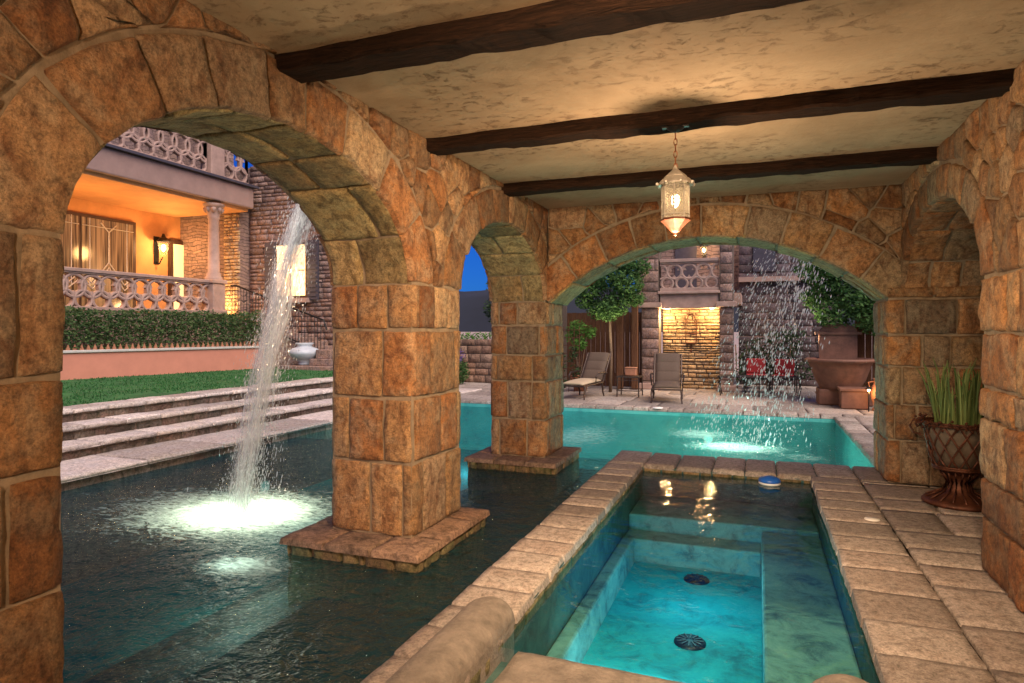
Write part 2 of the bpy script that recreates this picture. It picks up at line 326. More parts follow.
# ---------------------------------------------------------------- mesh tools
class Acc:
    def __init__(s): s.v = []; s.f = []; s.c = []
    def add(s, vs, fs, col=(.5, .5, .5)):
        o = len(s.v); s.v += [tuple(p) for p in vs]; s.f += [tuple(i + o for i in q) for q in fs]; s.c += [col] * len(vs); return s
    def box(s, x0, x1, y0, y1, z0, z1, col=(.5, .5, .5), rot=None):
        vs = [(x, y, z) for z in (z0, z1) for y in (y0, y1) for x in (x0, x1)]
        if rot is not None:
            vs = [tuple(rot @ Vector(p)) for p in vs]
        return s.add(vs, [(0, 2, 3, 1), (4, 5, 7, 6), (0, 1, 5, 4), (1, 3, 7, 5), (3, 2, 6, 7), (2, 0, 4, 6)], col)
    def tube(s, pts, r, n=8, col=(.5, .5, .5), closed=False):
        pts = [Vector(p) for p in pts]; rr = r if isinstance(r, (list, tuple)) else [r] * len(pts); vs = []
        up = Vector((0, 0, 1))
        for i, p in enumerate(pts):
            a = pts[(i + 1) % len(pts)] if (closed or i < len(pts) - 1) else p
            q = pts[i - 1] if (closed or i > 0) else p
            d = (a - q).normalized()
            u = d.cross(up)
            if u.length < .05: u = d.cross(Vector((1, 0, 0)))
            u.normalize(); w = u.cross(d)
            for k in range(n):
                t = 2 * pi * k / n; vs.append(p + (u * cos(t) + w * sin(t)) * rr[i])
        fs = []; m = len(pts)
        for i in range(m if closed else m - 1):
            for k in range(n):
                j = (i + 1) % m; fs.append((i * n + k, i * n + (k + 1) % n, j * n + (k + 1) % n, j * n + k))
        if not closed: fs += [tuple(reversed(range(n))), tuple(range((m - 1) * n, m * n))]
        return s.add(vs, fs, col)
    def lathe(s, prof, cx=0, cy=0, n=24, col=(.5, .5, .5), a0=0, a1=2 * pi, sy=1, cap=False):
        full = abs(a1 - a0 - 2 * pi) < 1e-6; vs = []; cols = n if full else n + 1
        for (r, z) in prof:
            for k in range(cols):
                t = a0 + (a1 - a0) * k / n; vs.append((cx + r * cos(t), cy + r * sin(t) * sy, z))
        fs = []
        for i in range(len(prof) - 1):
            for k in range(n):
                j = (k + 1) % cols; fs.append((i * cols + k, i * cols + j, (i + 1) * cols + j, (i + 1) * cols + k))
        return s.add(vs, fs, col)
    def build(s, name, mat, parent=None, smooth=False, bevel=0, uv=None):
        me = bpy.data.meshes.new(name); me.from_pydata(s.v, [], s.f); me.update()
        at = me.color_attributes.new('tint', 'FLOAT_COLOR', 'POINT')
        flat = []
        for c in s.c: flat += [c[0], c[1], c[2], 1]
        at.data.foreach_set('color', flat)
        if uv:
            ul = me.uv_layers.new(name='uv')
            for lp in me.loops:
                p = me.vertices[lp.vertex_index].co; ul.data[lp.index].uv = uv(p)
        if smooth: me.polygons.foreach_set('use_smooth', [True] * len(me.polygons))
        me.materials.append(mat)
        o = bpy.data.objects.new(name, me); COL.objects.link(o)
        if parent: o.parent = parent
        if bevel:
            b = o.modifiers.new('bevel', 'BEVEL'); b.width = bevel; b.segments = 2; b.limit_method = 'ANGLE'
        return o
def rcol(): return (random.random(), random.random(), random.random())
def nz(x, y, z=0): return noise.noise(Vector((x, y, z)))

def stone_rect(A, mp, s0, s1, t0, t1, gap=.012, D=.022, rough=.011, dv=.25, col=None, step=.05, seed=None, jit=.006, roundr=.013):
    """one hewn block over the parameter rectangle, mapped by mp(s,t,h)"""
    s0 += gap / 2; s1 -= gap / 2; t0 += gap / 2; t1 -= gap / 2
    Ls, Lt = s1 - s0, t1 - t0
    if Ls < .04 or Lt < .04: return
    sd = random.random() * 100 if seed is None else seed
    c = [(s0 + random.uniform(-jit, jit), t0 + random.uniform(-jit, jit)), (s1 + random.uniform(-jit, jit), t0 + random.uniform(-jit, jit)),
         (s1 + random.uniform(-jit, jit), t1 + random.uniform(-jit, jit)), (s0 + random.uniform(-jit, jit), t1 + random.uniform(-jit, jit))]
    def lines(Ln):
        e1, e2 = .007 / Ln, min(.3, roundr / Ln)
        n = max(1, int(Ln / step)); mid = [e2 + (1 - 2 * e2) * i / n for i in range(n + 1)]
        return [0, e1] + mid + [1 - e1, 1]
    ls, lt = lines(Ls), lines(Lt); ns, n2 = len(ls), len(lt)
    d0 = D * random.uniform(1 - dv, 1 + dv); tiltS, tiltT = random.uniform(-1, 1) * .024 * dv, random.uniform(-1, 1) * .024 * dv
    vs = []
    for b in lt:
        for a in ls:
            s = (c[0][0] * (1 - a) + c[1][0] * a) * (1 - b) + (c[3][0] * (1 - a) + c[2][0] * a) * b
            t = (c[0][1] * (1 - a) + c[1][1] * a) * (1 - b) + (c[3][1] * (1 - a) + c[2][1] * a) * b
            e = min(a, 1 - a) * Ls, min(b, 1 - b) * Lt; e = min(e)
            s += nz(s * 9, t * 9, sd) * jit * 1.4; t += nz(s * 9, t * 9, sd + 9) * jit * 1.4
            if e < 1e-6: h = -.02
            elif e < .0075: h = d0 * .55
            elif e < roundr * 1.2: h = d0 * .9
            else: h = d0
            if h > 0: h += (nz(s * 6, t * 6, sd) + .6 * nz(s * 17, t * 17, sd)) * rough + (a - .5) * tiltS + (b - .5) * tiltT
            vs.append(mp(s, t, h))
    fs = [(j * ns + i, j * ns + i + 1, (j + 1) * ns + i + 1, (j + 1) * ns + i) for j in range(n2 - 1) for i in range(ns - 1)]
    A.add(vs, fs, col or rcol())

def stone_poly(A, mp, pts, gap=.014, D=.03, rough=.012, col=None):
    P = []
    n = len(pts)
    for i in range(n):
        a, b = pts[i], pts[(i + 1) % n]; l = math.dist(a, b); k = max(1, int(l / .06))
        for j in range(k): P.append((a[0] + (b[0] - a[0]) * j / k, a[1] + (b[1] - a[1]) * j / k))
    cx = sum(p[0] for p in P) / len(P); cy = sum(p[1] for p in P) / len(P)
    rm = sum(math.dist(p, (cx, cy)) for p in P) / len(P)
    if rm < .05: return
    sd = random.random() * 100; d0 = D * random.uniform(.75, 1.3); vs = []; m = len(P)
    for e, hh in ((gap / 2, -.02), (gap / 2 + .007, .55), (gap / 2 + .025, .92), (rm * .4, 1), (rm * .72, 1.02)):
        for (x, y) in P:
            f = 1 - e / rm; s = cx + (x - cx) * f; t = cy + (y - cy) * f
            s += nz(s * 9, t * 9, sd) * .007; t += nz(s * 9, t * 9, sd + 7) * .007
            h = hh if hh < 0 else d0 * hh + (nz(s * 6, t * 6, sd) + .6 * nz(s * 17, t * 17, sd)) * rough
            vs.append(mp(s, t, h))
    vs.append(mp(cx, cy, d0))
    fs = [(r * m + i, r * m + (i + 1) % m, (r + 1) * m + (i + 1) % m, (r + 1) * m + i) for r in range(4) for i in range(m)]
    fs += [(4 * m + i, 4 * m + (i + 1) % m, 5 * m) for i in range(m)]
    A.add(vs, fs, col or rcol())

def voronoi(x0, x1, y0, y1, sp, jit=.42):
    pts = []; ny = max(1, round((y1 - y0) / sp)); nx = max(1, round((x1 - x0) / sp))
    for j in range(ny):
        for i in range(nx):
            pts.append((x0 + (i + .5 + (.5 if j % 2 else 0) * .8 + random.uniform(-jit, jit)) * (x1 - x0) / nx, y0 + (j + .5 + random.uniform(-jit, jit)) * (y1 - y0) / ny))
    cells = []
    for i, p in enumerate(pts):
        poly = [(x0, y0), (x1, y0), (x1, y1), (x0, y1)]
        for j, q in enumerate(pts):
            if i == j or math.dist(p, q) > sp * 4: continue
            mx_, my_ = (p[0] + q[0]) / 2, (p[1] + q[1]) / 2; dx, dy = q[0] - p[0], q[1] - p[1]; out = []
            for k in range(len(poly)):
                a, b = poly[k], poly[(k + 1) % len(poly)]
                da = (a[0] - mx_) * dx + (a[1] - my_) * dy; db = (b[0] - mx_) * dx + (b[1] - my_) * dy
                if da <= 0: out.append(a)
                if da * db < 0:
                    t = da / (da - db); out.append((a[0] + (b[0] - a[0]) * t, a[1] + (b[1] - a[1]) * t))
            poly = out
            if len(poly) < 3: break
        if len(poly) >= 3: cells.append(poly)
    return cells

class Curve:
    """arch intrados in (a,z): points + outward normals by arc length"""
    def __init__(s, c, half, z0, rise, kind):
        s.c, s.half, s.z0, s.rise, s.kind = c, half, z0, rise, kind; P = []; n = 160
        if kind == 'ell':
            for i in range(n + 1):
                t = pi - pi * i / n; P.append((c + half * cos(t), z0 + rise * sin(t)))
        else:
            R = (half * half + rise * rise) / (2 * rise); zc = z0 + rise - R; am = math.asin(half / R)
            for i in range(n + 1):
                t = -am + 2 * am * i / n; P.append((c + R * sin(t), zc + R * cos(t)))
        s.P = P; s.L = [0]
        for i in range(n): s.L.append(s.L[-1] + math.dist(P[i], P[i + 1]))
        s.len = s.L[-1]
    def at(s, l):
        l = max(0, min(s.len, l)); i = 0; lo, hi = 0, len(s.L) - 1
        while hi - lo > 1:
            mid = (lo + hi) // 2
            if s.L[mid] <= l: lo = mid
            else: hi = mid
        f = (l - s.L[lo]) / (s.L[hi] - s.L[lo]); a, b = s.P[lo], s.P[hi]
        d = (b[0] - a[0], b[1] - a[1]); m = math.hypot(*d); n_ = (-d[1] / m, d[0] / m)
        return (a[0] + d[0] * f, a[1] + d[1] * f), n_
    def off(s, l, t):
        p, n_ = s.at(l); return p[0] + n_[0] * t, p[1] + n_[1] * t
    def push(s, p, depth, keep_low=True):
        """move a point out of the voussoir ring"""
        best = None
        for i in range(0, len(s.P), 3):
            d = math.dist(p, s.P[i])
            if best is None or d < best[0]: best = (d, i)
        q, n_ = s.at(s.L[best[1]])
        side = (p[0] - q[0]) * n_[0] + (p[1] - q[1]) * n_[1]
        inside_span = abs(p[0] - s.c) < s.half + depth
        if inside_span and p[1] >= s.z0 - .01 and side < depth:
            return (q[0] + n_[0] * depth, max(s.z0, q[1] + n_[1] * depth)), True
        return p, False

def core_wall(A, mp, a0, a1, zt, th, curves, z_bot=0.0):
    """solid wall core between a0..a1 with arched openings, mp(a,z,h): h<0 goes into the wall"""
    xs = sorted(curves, key=lambda c: c.c); cur = a0
    def prism(poly):
        n = len(poly); vs = [mp(p[0], p[1], 0) for p in poly] + [mp(p[0], p[1], -th) for p in poly]
        fs = [tuple(range(n)), tuple(reversed(range(n, 2 * n)))] + [(i, (i + 1) % n, n + (i + 1) % n, n + i) for i in range(n)]
        A.add(vs, fs)
    for c in xs:
        l, r = c.c - c.half, c.c + c.half
        if l > cur: prism([(cur, z_bot), (l, z_bot), (l, zt), (cur, zt)])
        P = c.P[::4]
        vs, fs = [], []
        for (a, z) in P: vs += [mp(a, z, 0), mp(a, zt, 0), mp(a, z, -th), mp(a, zt, -th)]
        for i in range(len(P) - 1):
            k = i * 4; fs += [(k, k + 4, k + 5, k + 1), (k + 2, k + 3, k + 7, k + 6), (k, k + 2, k + 6, k + 4), (k + 1, k + 5, k + 7, k + 3)]
        A.add(vs, fs); cur = r
    if cur < a1: prism([(cur, z_bot), (a1, z_bot), (a1, zt), (cur, zt)])

def arch_ring(A, mp, cv, depth, width, zmax, D=.027):
    n = max(5, round(cv.len / width)); cuts = [0]
    w = [random.uniform(.8, 1.2) for _ in range(n)]; tot = sum(w)
    for x in w: cuts.append(cuts[-1] + x / tot * cv.len)
    dd = [depth * random.uniform(.97, 1.02) for _ in range(n)]
    for i in range(n):
        def m2(s, t, h, cv=cv):
            a, z = cv.off(s, t); return mp(a, min(z, zmax), h)
        stone_rect(A, m2, cuts[i], cuts[i + 1], -.025, dd[i], D=D, gap=.016, jit=.008)
def soffit(A, place, cv, th, width=.42, rows=3):
    cuts = [0]; n = max(5, round(cv.len / width)); w = [random.uniform(.75, 1.25) for _ in range(n)]; tot = sum(w)
    for x in w: cuts.append(cuts[-1] + x / tot * cv.len)
    for i in range(n):
        r = random.choice([1, 2, 2, 2, 3]); js = [0] + sorted(random.uniform(.25, .75) if r == 2 else random.choice([.3, .36, .66, .7]) for _ in range(r - 1)) + [1]
        for j in range(len(js) - 1):
            stone_rect(A, lambda s, t, h: place(cv.off(s, -h), t), cuts[i], cuts[i + 1], js[j] * th, js[j + 1] * th, D=.022, gap=.016, jit=.009)

def perim(x0, x1, y0, y1, r=.045):
    w, d = x1 - x0 - 2 * r, y1 - y0 - 2 * r; q = pi * r / 2
    segs = [(w, (x0 + r, y0), (1, 0), (0, -1)), (q, (x1 - r, y0 + r), -90, None), (d, (x1, y0 + r), (0, 1), (1, 0)), (q, (x1 - r, y1 - r), 0, None),
            (w, (x1 - r, y1), (-1, 0), (0, 1)), (q, (x0 + r, y1 - r), 90, None), (d, (x0, y1 - r), (0, -1), (-1, 0)), (q, (x0 + r, y0 + r), 180, None)]
    tot = 2 * (w + d) + 4 * q
    def f(s, t, h):
        s = s % tot
        for (l, o, dr, nn) in segs:
            if s <= l:
                if nn is None:
                    a = radians(dr + 90 * s / l); return (o[0] + (r + h) * cos(a), o[1] + (r + h) * sin(a), t)
                return (o[0] + dr[0] * s + nn[0] * h, o[1] + dr[1] * s + nn[1] * h, t)
            s -= l
        return (x0 + r, y0 - h, t)
    return f, tot
def clad_pier(A, x0, x1, y0, y1, courses, wmin=.2, wmax=.5, D=.026, off=None):
    f, tot = perim(x0, x1, y0, y1)
    for i in range(len(courses) - 1):
        s = random.uniform(0, .3) if off is None else off[i % len(off)]; s0 = s
        ws = []
        while sum(ws) < tot - wmin: ws.append(random.choice([random.uniform(wmin, wmin + .1), random.uniform(.3, wmax)]))
        k = tot / sum(ws)
        for w in ws:
            stone_rect(A, f, s, s + w * k, courses[i], courses[i + 1], D=D, gap=.016, step=.04); s += w * k

# ---------------------------------------------------------------- dimensions
XL, XLo, XR = -2.48, -3.2, 1.43
YF, YFo = 7.76, 8.56
SP, CEIL = 1.95, 3.13
ZW = -.13
archA = Curve(3.04, 1.34, SP, .83, 'ell')       # 1.70 .. 4.38
archB = Curve(6.48, 1.25, SP, .80, 'ell')       # 5.23 .. 7.73
arch0 = Curve(-.46, 1.36, SP, .83, 'ell')       # -1.82 .. .90
archF = Curve(-.58, 1.87, SP - .01, .75, 'seg') # -2.45 .. 1.29
archR = Curve(6.48, 1.28, SP, .77, 'ell')       # 5.20 .. 7.76
mL = lambda a, z, h: (XL + h, a, z)
mF = lambda a, z, h: (a, YF - h, z)
mR = lambda a, z, h: (XR - h, a, z)

pav = thing('stone_arcade', 'orange stone arcade with arches and a beamed plaster ceiling around the spa', 'building')

# cores
A = Acc(); core_wall(A, mL, -3.2, 8.5, CEIL + .3, .72, [arch0, archA, archB]); A.build('wall_core', M['mortar'], pav)
A = Acc(); core_wall(A, lambda a, z, h: (a, YF - h + 0.002, z), XL + .04, 2.9, CEIL + .3, .78, [archF]); A.build('wall_core', M['mortar'], pav)
A = Acc(); core_wall(A, mR, -3.2, YF - .003, CEIL + .3, .75, [archR], z_bot=-.1)
A.box(2.30, 2.6, 4.9, YF - .01, -.1, CEIL + .28); A.build('wall_core', M['mortar'], pav)

# facings -----------------------------------------------------------------
def spandrels(A, mp, a0, a1, z0, z1, curves, depth, sp):
    for cell in voronoi(a0, a1, z0, z1, sp):
        P = []; n = len(cell)
        for i in range(n):
            a, b = cell[i], cell[(i + 1) % n]; k = max(1, int(math.dist(a, b) / .07))
            for j in range(k): P.append((a[0] + (b[0] - a[0]) * j / k, a[1] + (b[1] - a[1]) * j / k))
        c = (sum(p[0] for p in P) / len(P), sum(p[1] for p in P) / len(P)); bad = False; out = []
        for cv in curves:
            if cv.push(c, depth * .45)[1]: bad = True
        if bad: continue
        for p in P:
            for cv in curves:
                p, _ = cv.push(p, depth * 1.0)
            out.append((p[0], min(p[1], z1)))
        ar = abs(sum(out[k][0] * out[(k + 1) % len(out)][1] - out[(k + 1) % len(out)][0] * out[k][1] for k in range(len(out)))) / 2
        if ar < .006: continue
        stone_poly(A, mp, out)
# left wall inner face
A = Acc()
for cv in (arch0, archA, archB): arch_ring(A, mL, cv, .33, .40, CEIL - .01)
A.build('arch_ring', M['stone'], pav, smooth=True)
A = Acc(); spandrels(A, mL, -3, 7.74, SP, CEIL, [arch0, archA, archB], .34, .26); A.build('spandrel_stones', M['stone'], pav, smooth=True)
for cv in (archA, archB):
    A = Acc(); soffit(A, lambda p, t: (XL - t, p[0], p[1]), cv, .72); A.build('arch_soffit', M['soffit'], pav, smooth=True)
# left wall outer face ring
A = Acc()
mLo = lambda a, z, h: (XLo - h, a, z)
for cv in (arch0, archA, archB): arch_ring(A, mLo, cv, .33, .40, CEIL)
spandrels(A, mLo, -3, 8.5, SP, CEIL + .3, [arch0, archA, archB], .34, .34); A.build('outer_facing', M['stone'], pav, smooth=True)
# far wall inner face
A = Acc(); arch_ring(A, mF, archF, .36, .42, CEIL - .01); A.build('arch_ring', M['stone'], pav, smooth=True)
A = Acc(); spandrels(A, mF, XL + .03, XR, SP, CEIL, [archF], .37, .28)
# lunette inside the niche, coursed
for i, (z0, z1) in enumerate([(2.06, 2.3), (2.3, 2.48), (2.48, 2.66), (2.66, 2.85)]):
    s = XR + .02
    while s < 2.28:
        w = random.uniform(.22, .42); stone_rect(A, mF, s, min(s + w, 2.3), z0, z1, D=.025); s += w
A.build('spandrel_stones', M['stone'], pav, smooth=True)
A = Acc(); soffit(A, lambda p, t: (p[0], YF + t, p[1]), archF, .78, .45); A.build('arch_soffit', M['soffit'], pav, smooth=True)
A = Acc(); mFo = lambda a, z, h: (a, YFo + h - .02, z); arch_ring(A, mFo, archF, .34, .42, CEIL); spandrels(A, mFo, XLo, 2.9, SP, CEIL + .3, [archF], .35, .4)
A.build('outer_facing', M['stone'], pav, smooth=True)
# right wall
A = Acc(); arch_ring(A, mR, archR, .26, .36, CEIL - .01); A.build('arch_ring', M['stone'], pav, smooth=True)
A = Acc(); spandrels(A, mR, -3, YF - .04, SP, CEIL, [archR], .27, .24); A.build('spandrel_stones', M['stone'], pav, smooth=True)
A = Acc(); soffit(A, lambda p, t: (XR + t, p[0], p[1]), archR, .75); A.build('arch_soffit', M['stone'], pav, smooth=True)
# right near pier, wraps into the niche
A = Acc()
def mRn(s, t, h, r=.05):     # s<0 runs back along the inner face, s>0 into the niche
    if s < -r: return (XR - h, 5.2 + s, t)
    if s > r: return (XR + s, 5.2 + h, t)
    a = radians(180 - 90 * (s + r) / (2 * r)); return (XR + r + (r + h) * cos(a), 5.2 - r + (r + h) * sin(a), t)
zc = [0, .36, .62, 1.02, 1.22, 1.58, 1.95]
for i in range(len(zc) - 1):
    s = -8.1 + random.uniform(-.2, .2)
    while s < .85:
        w = random.choice([random.uniform(.16, .26), random.uniform(.28, .45)])
        if s + w > -.4 and s < -.16: w = max(w, -s + random.uniform(.08, .3))
        stone_rect(A, mRn, s, min(s + w, .87), zc[i], zc[i + 1], D=.03, rough=.016, step=.035, jit=.01); s += w
A.build('pier', M['stone'], pav, smooth=True)
# niche back wall
A = Acc()
for i, z in enumerate([0, .4, .75, 1.15, 1.55, 1.95, 2.35, 2.75]):
    s = 5.1
    while s < YF: w = random.uniform(.3, .5); stone_rect(A, lambda s_, t_, h: (2.30 - h, s_, t_), s, min(s + w, YF), z, z + .39, D=.025); s += w
A.build('niche_wall', M['stone'], pav, smooth=True)
# piers of the left wall
def pier(y0, y1, courses, off=None, plinth=True, x0=XLo, x1=XL):
    p = Acc(); clad_pier(p, x0, x1, y0, y1, courses, off=off); po = p.build('pier', M['stone'], pav, smooth=True)
    if plinth:
        q = Acc(); f, tot = perim(x0 - .22, x1 + .22, y0 - .32, y1 + .14, .03)
        # flat cap slabs
        X0, X1, Y0, Y1 = x0 - .25, x1 + .25, y0 - .34, y1 + .12
        nx = 3
        for i in range(nx):
            xa, xb = X0 + (X1 - X0) * i / nx, X0 + (X1 - X0) * (i + 1) / nx
            for (ya, yb) in ((Y0, Y0 + .42), (Y0 + .42, Y1 - .35), (Y1 - .35, Y1)):
                stone_rect(q, lambda s, t, h: (s, t, h - .03), xa, xb, ya, yb, D=.03, rough=.004, gap=.004, roundr=.01, dv=.03)
        fe, te = perim(X0, X1, Y0, Y1, .02); s = 0
        while s < te: w = random.uniform(.6, 1.0); stone_rect(q, lambda a, b, h: fe(a, b, h - .012), s, min(s + w, te), -.022, .003, D=.010, rough=.004, gap=.003, roundr=.01, dv=.03); s += w
        q.build('plinth', M['plinth'], po, smooth=True)
        r = Acc(); r.box(X0 + .05, X1 - .05, Y0 + .05, Y1 - .05, -1.0, -.028); 
        fr, tr_ = perim(X0 + .05, X1 - .05, Y0 + .05, Y1 - .05, .03); s = 0
        while s < tr_:
            w = random.uniform(.05, .3); stone_rect(r, fr, s, min(s + w, tr_), -.15 - random.random() * .02, -.028, D=.025, gap=.012, step=.03); s += w
        stone_rect(r, fr, 0, tr_, -.5, -.15, D=.02)
        r.build('plinth_base', M['mossy'], po, smooth=True)
pier(4.38, 5.23, [0, .57, 1.07, 1.60, 1.96], off=[.31, .12, .42, .2])
pier(7.73, 8.50, [0, .47, .95, 1.28, 1.66, 1.96])
pier(.90, 1.70, [-.2, .12, .62, 1.07, 1.42, 1.96], plinth=False)
A = Acc(); clad_pier(A, 1.29, 2.29, YF - .012, YFo - .02, [0, .45, .82, 1.22, 1.55, 1.92]); A.build('pier', M['stone'], pav, smooth=True)
A = Acc(); A.box(XLo - .3, XL + .1, -3.2, 1.6, -1, -.2); A.box(XLo+.02, XL-.02, -3, -1.82, -.3, CEIL); A.build('footing', M['mossy'], pav)
# impost ledge
A = Acc(); s = 1.26
while s < 2.28:
    w = random.uniform(.3, .5)
    stone_rect(A, mF, s, min(s + w, 2.3), 1.93, 2.05, D=.06, rough=.008); s += w
A.build('impost', M['stone'], pav, smooth=True)
# ceiling, beams, roof
A = Acc(); n = 40
def cz(x, y): return CEIL - .012 + nz(x * 1.5, y * 1.5, 3) * .012
xs = [XL - .3 + (XR + 1.3 - XL) * i / 50 for i in range(51)]; ys = [-3.2 + 11 * j / 110 for j in range(111)]
vs = [(x, y, cz(x, y)) for y in ys for x in xs]
A.add(vs, [(j * 51 + i, (j + 1) * 51 + i, (j + 1) * 51 + i + 1, j * 51 + i + 1) for j in range(110) for i in range(50)])
A.build('ceiling', M['ceiling'], pav, smooth=True)
A = Acc(); A.box(XLo - .1, 3.0, -3.3, 8.62, CEIL + .31, CEIL + .6); A.box(XL, 3.0, -3.2, -3.0, -.1, CEIL); A.build('roof', M['fascia'], pav)  # second box: unseen end wall added to shut out sky light
def beam(y, half=.11, zb=3.02):
    A = Acc(); n = 60; sec = [(-half, CEIL + .02), (-half, zb + .015), (-half + .02, zb), (half - .02, zb), (half, zb + .015), (half, CEIL + .02)]
    vs = []; x0, x1 = XL - .02, XR + .02
    for i in range(n + 1):
        x = x0 + (x1 - x0) * i / n
        for k, (a, z) in enumerate(sec):
            w = nz(x * 3, a * 9, y * 7) * .018 + nz(x * 11, a * 9, y) * .01; w2 = nz(x * 4, a * 9, y * 7 + 5) * .018 + nz(x * 13, a * 5, y) * .008
            vs.append((x, y + a + w, z + (w2 if 0 < k < 5 else 0)))
    fs = [(i * 6 + k, i * 6 + k + 1, (i + 1) * 6 + k + 1, (i + 1) * 6 + k) for i in range(n) for k in range(5)]
    fs += [tuple(range(6)), tuple(reversed(range(n * 6, n * 6 + 6)))]
    A.add(vs, fs); return A.build('ceiling_beam', M['beam'], pav)
for y in (-.35, 1.25, 2.98, 4.66, 6.36): beam(y)

# ---------------------------------------------------------------- ground, pool, steps
def struct(A, name, mat, **k): return tag(A.build(name, mat, **k), kind='structure')
A = Acc()      # ground sheet far around, with the hole of the pool left open
big = 900
def sheet(A, x0, x1, y0, y1, z): A.add([(x0, y0, z), (x1, y0, z), (x1, y1, z), (x0, y1, z)], [(0, 1, 2, 3)])
sheet(A, -big, big, 24, big, -.02); sheet(A, -big, big, -big, -6, -.02); sheet(A, -big, -18, -6, 24, -.02); sheet(A, 7, big, -6, 24, -.02)
struct(A, 'ground', M['patio'])
A = Acc(); sheet(A, -18, 7, -6, 13.5, -1.15); sheet(A, -18, 7, 13.5, 24, -.5)
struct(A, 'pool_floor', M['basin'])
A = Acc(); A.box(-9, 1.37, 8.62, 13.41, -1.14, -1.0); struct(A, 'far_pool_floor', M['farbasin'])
A = Acc(); A.add([(x, y, z) for y in (-6, 9.2) for (x, z) in ((-1.66, -.42), (-3.1, -.42), (-3.9, -.75), (-4.9, -1.13), (-4.9, -1.16))], [(0, 1, 6, 5), (1, 2, 7, 6), (2, 3, 8, 7), (3, 4, 9, 8), (5, 6, 7, 8, 9)])
struct(A, 'pool_shelf', M['pebble'])
A = Acc(); A.box(-9, 2, 13.42, 13.6, -1.15, -.06);  A.box(-1.7, -1.62, -6, 8.6, -1.14, -.06); A.box(-1.7, 1.5, 8.5, 8.6, -1.14, -.06); A.box(-1.9, 1.5, -6, -5.8, -1.1, -.05)
struct(A, 'pool_wall', M['basin'])
A = Acc(); A.box(1.36, 1.55, 8.6, 13.41, -1.15, -.06); A.box(-9, 1.36, 13.395, 13.415, -1.0, -.07); struct(A, 'far_pool_wall', M['farbasin'])
A = Acc()
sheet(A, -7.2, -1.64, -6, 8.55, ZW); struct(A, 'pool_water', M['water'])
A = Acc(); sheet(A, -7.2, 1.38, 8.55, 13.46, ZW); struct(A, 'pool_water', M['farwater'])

# spa
SX0, SX1, SY0, SY1 = -1.28, .57, 3.2, 7.82
A = Acc()
A.box(SX0, .039, SY0, 6.6, -.95, -.75); struct(A, 'spa_floor', M['spafloor'])
A = Acc()
A.box(0.04, SX1, SY0, 6.9, -.95, -.40); A.box(SX0, .04, 6.6, 6.92, -.95, -.52); A.box(SX0, SX1 - .002, 6.92, SY1, -.95, -.36)
A.box(SX0, SX0 + .12, SY0 + .3, 6.6, -.95, -.50); A.box(SX0, .038, SY0, SY0 + .28, -.95, -.52)
struct(A, 'spa_bench', M['spabench'], bevel=.02)
A = Acc()
A.box(SX0 - .3, SX0, -1, SY1 + .1, -1.1, -.045); A.box(SX1, SX1 + .3, -1, SY1, -1.1, -.045); A.box(SX0, SX1 + .3, SY1, 8.5, -1.1, -.045)
A.box(SX0, SX1, 2.0, SY0, -1.1, -.16)
struct(A, 'spa_wall', M['spawall'])
# mossy rubble band above the spa water on the far side
A = Acc(); s = SX0
while s < SX1: w = random.uniform(.12, .25); stone_rect(A, lambda a, b, h: (a, SY1 - h, b), s, min(s + w, SX1), -.16, -.05, D=.02, step=.03); s += w
s = 2.6
while s < SY1:
    w = random.uniform(.25, .4)
    stone_rect(A, lambda a, b, h: (SX0 + h * .6, a, b), s, min(s + w, SY1), -.16, -.05, D=.015, step=.04)
    stone_rect(A, lambda a, b, h: (SX1 - h * .6, a, b), s, min(s + w, SY1), -.16, -.05, D=.015, step=.04); s += w
struct(A, 'spa_waterline', M['mossy'], smooth=True)
A = Acc(); sheet(A, SX0, SX1, SY0, SY1, -.085); struct(A, 'spa_water', M['spawater'])
# coping
flat = lambda z: (lambda s, t, h: (s, t, z + h))
A = Acc(); y = -1.2
while y < SY1 - .02:
    w = random.uniform(.28, .36) if y > 2.4 else .4
    y2 = min(y + w, SY1); stone_rect(A, flat(-.04), -1.70, -1.27, y, y2, D=.04, rough=.003, gap=.005, roundr=.010, dv=.03); y = y2
stone_rect(A, flat(-.04), -1.70, -1.27, SY1, 8.62, D=.04, rough=.003, gap=.005, roundr=.010, dv=.03)
x = -1.27
while x < 1.2: w = random.uniform(.3, .42); stone_rect(A, flat(-.04), x, x + w, SY1 - .01, 8.62, D=.038, rough=.005, gap=.007, roundr=.03, dv=.05); x += w
y = -1
while y < SY1 - .02:
    w = random.uniform(.34, .46); y2 = min(y + w, SY1); stone_rect(A, flat(-.04), SX1 - .03, 1.03, y, y2, D=.04, rough=.003, gap=.004, roundr=.009, dv=.03); y = y2
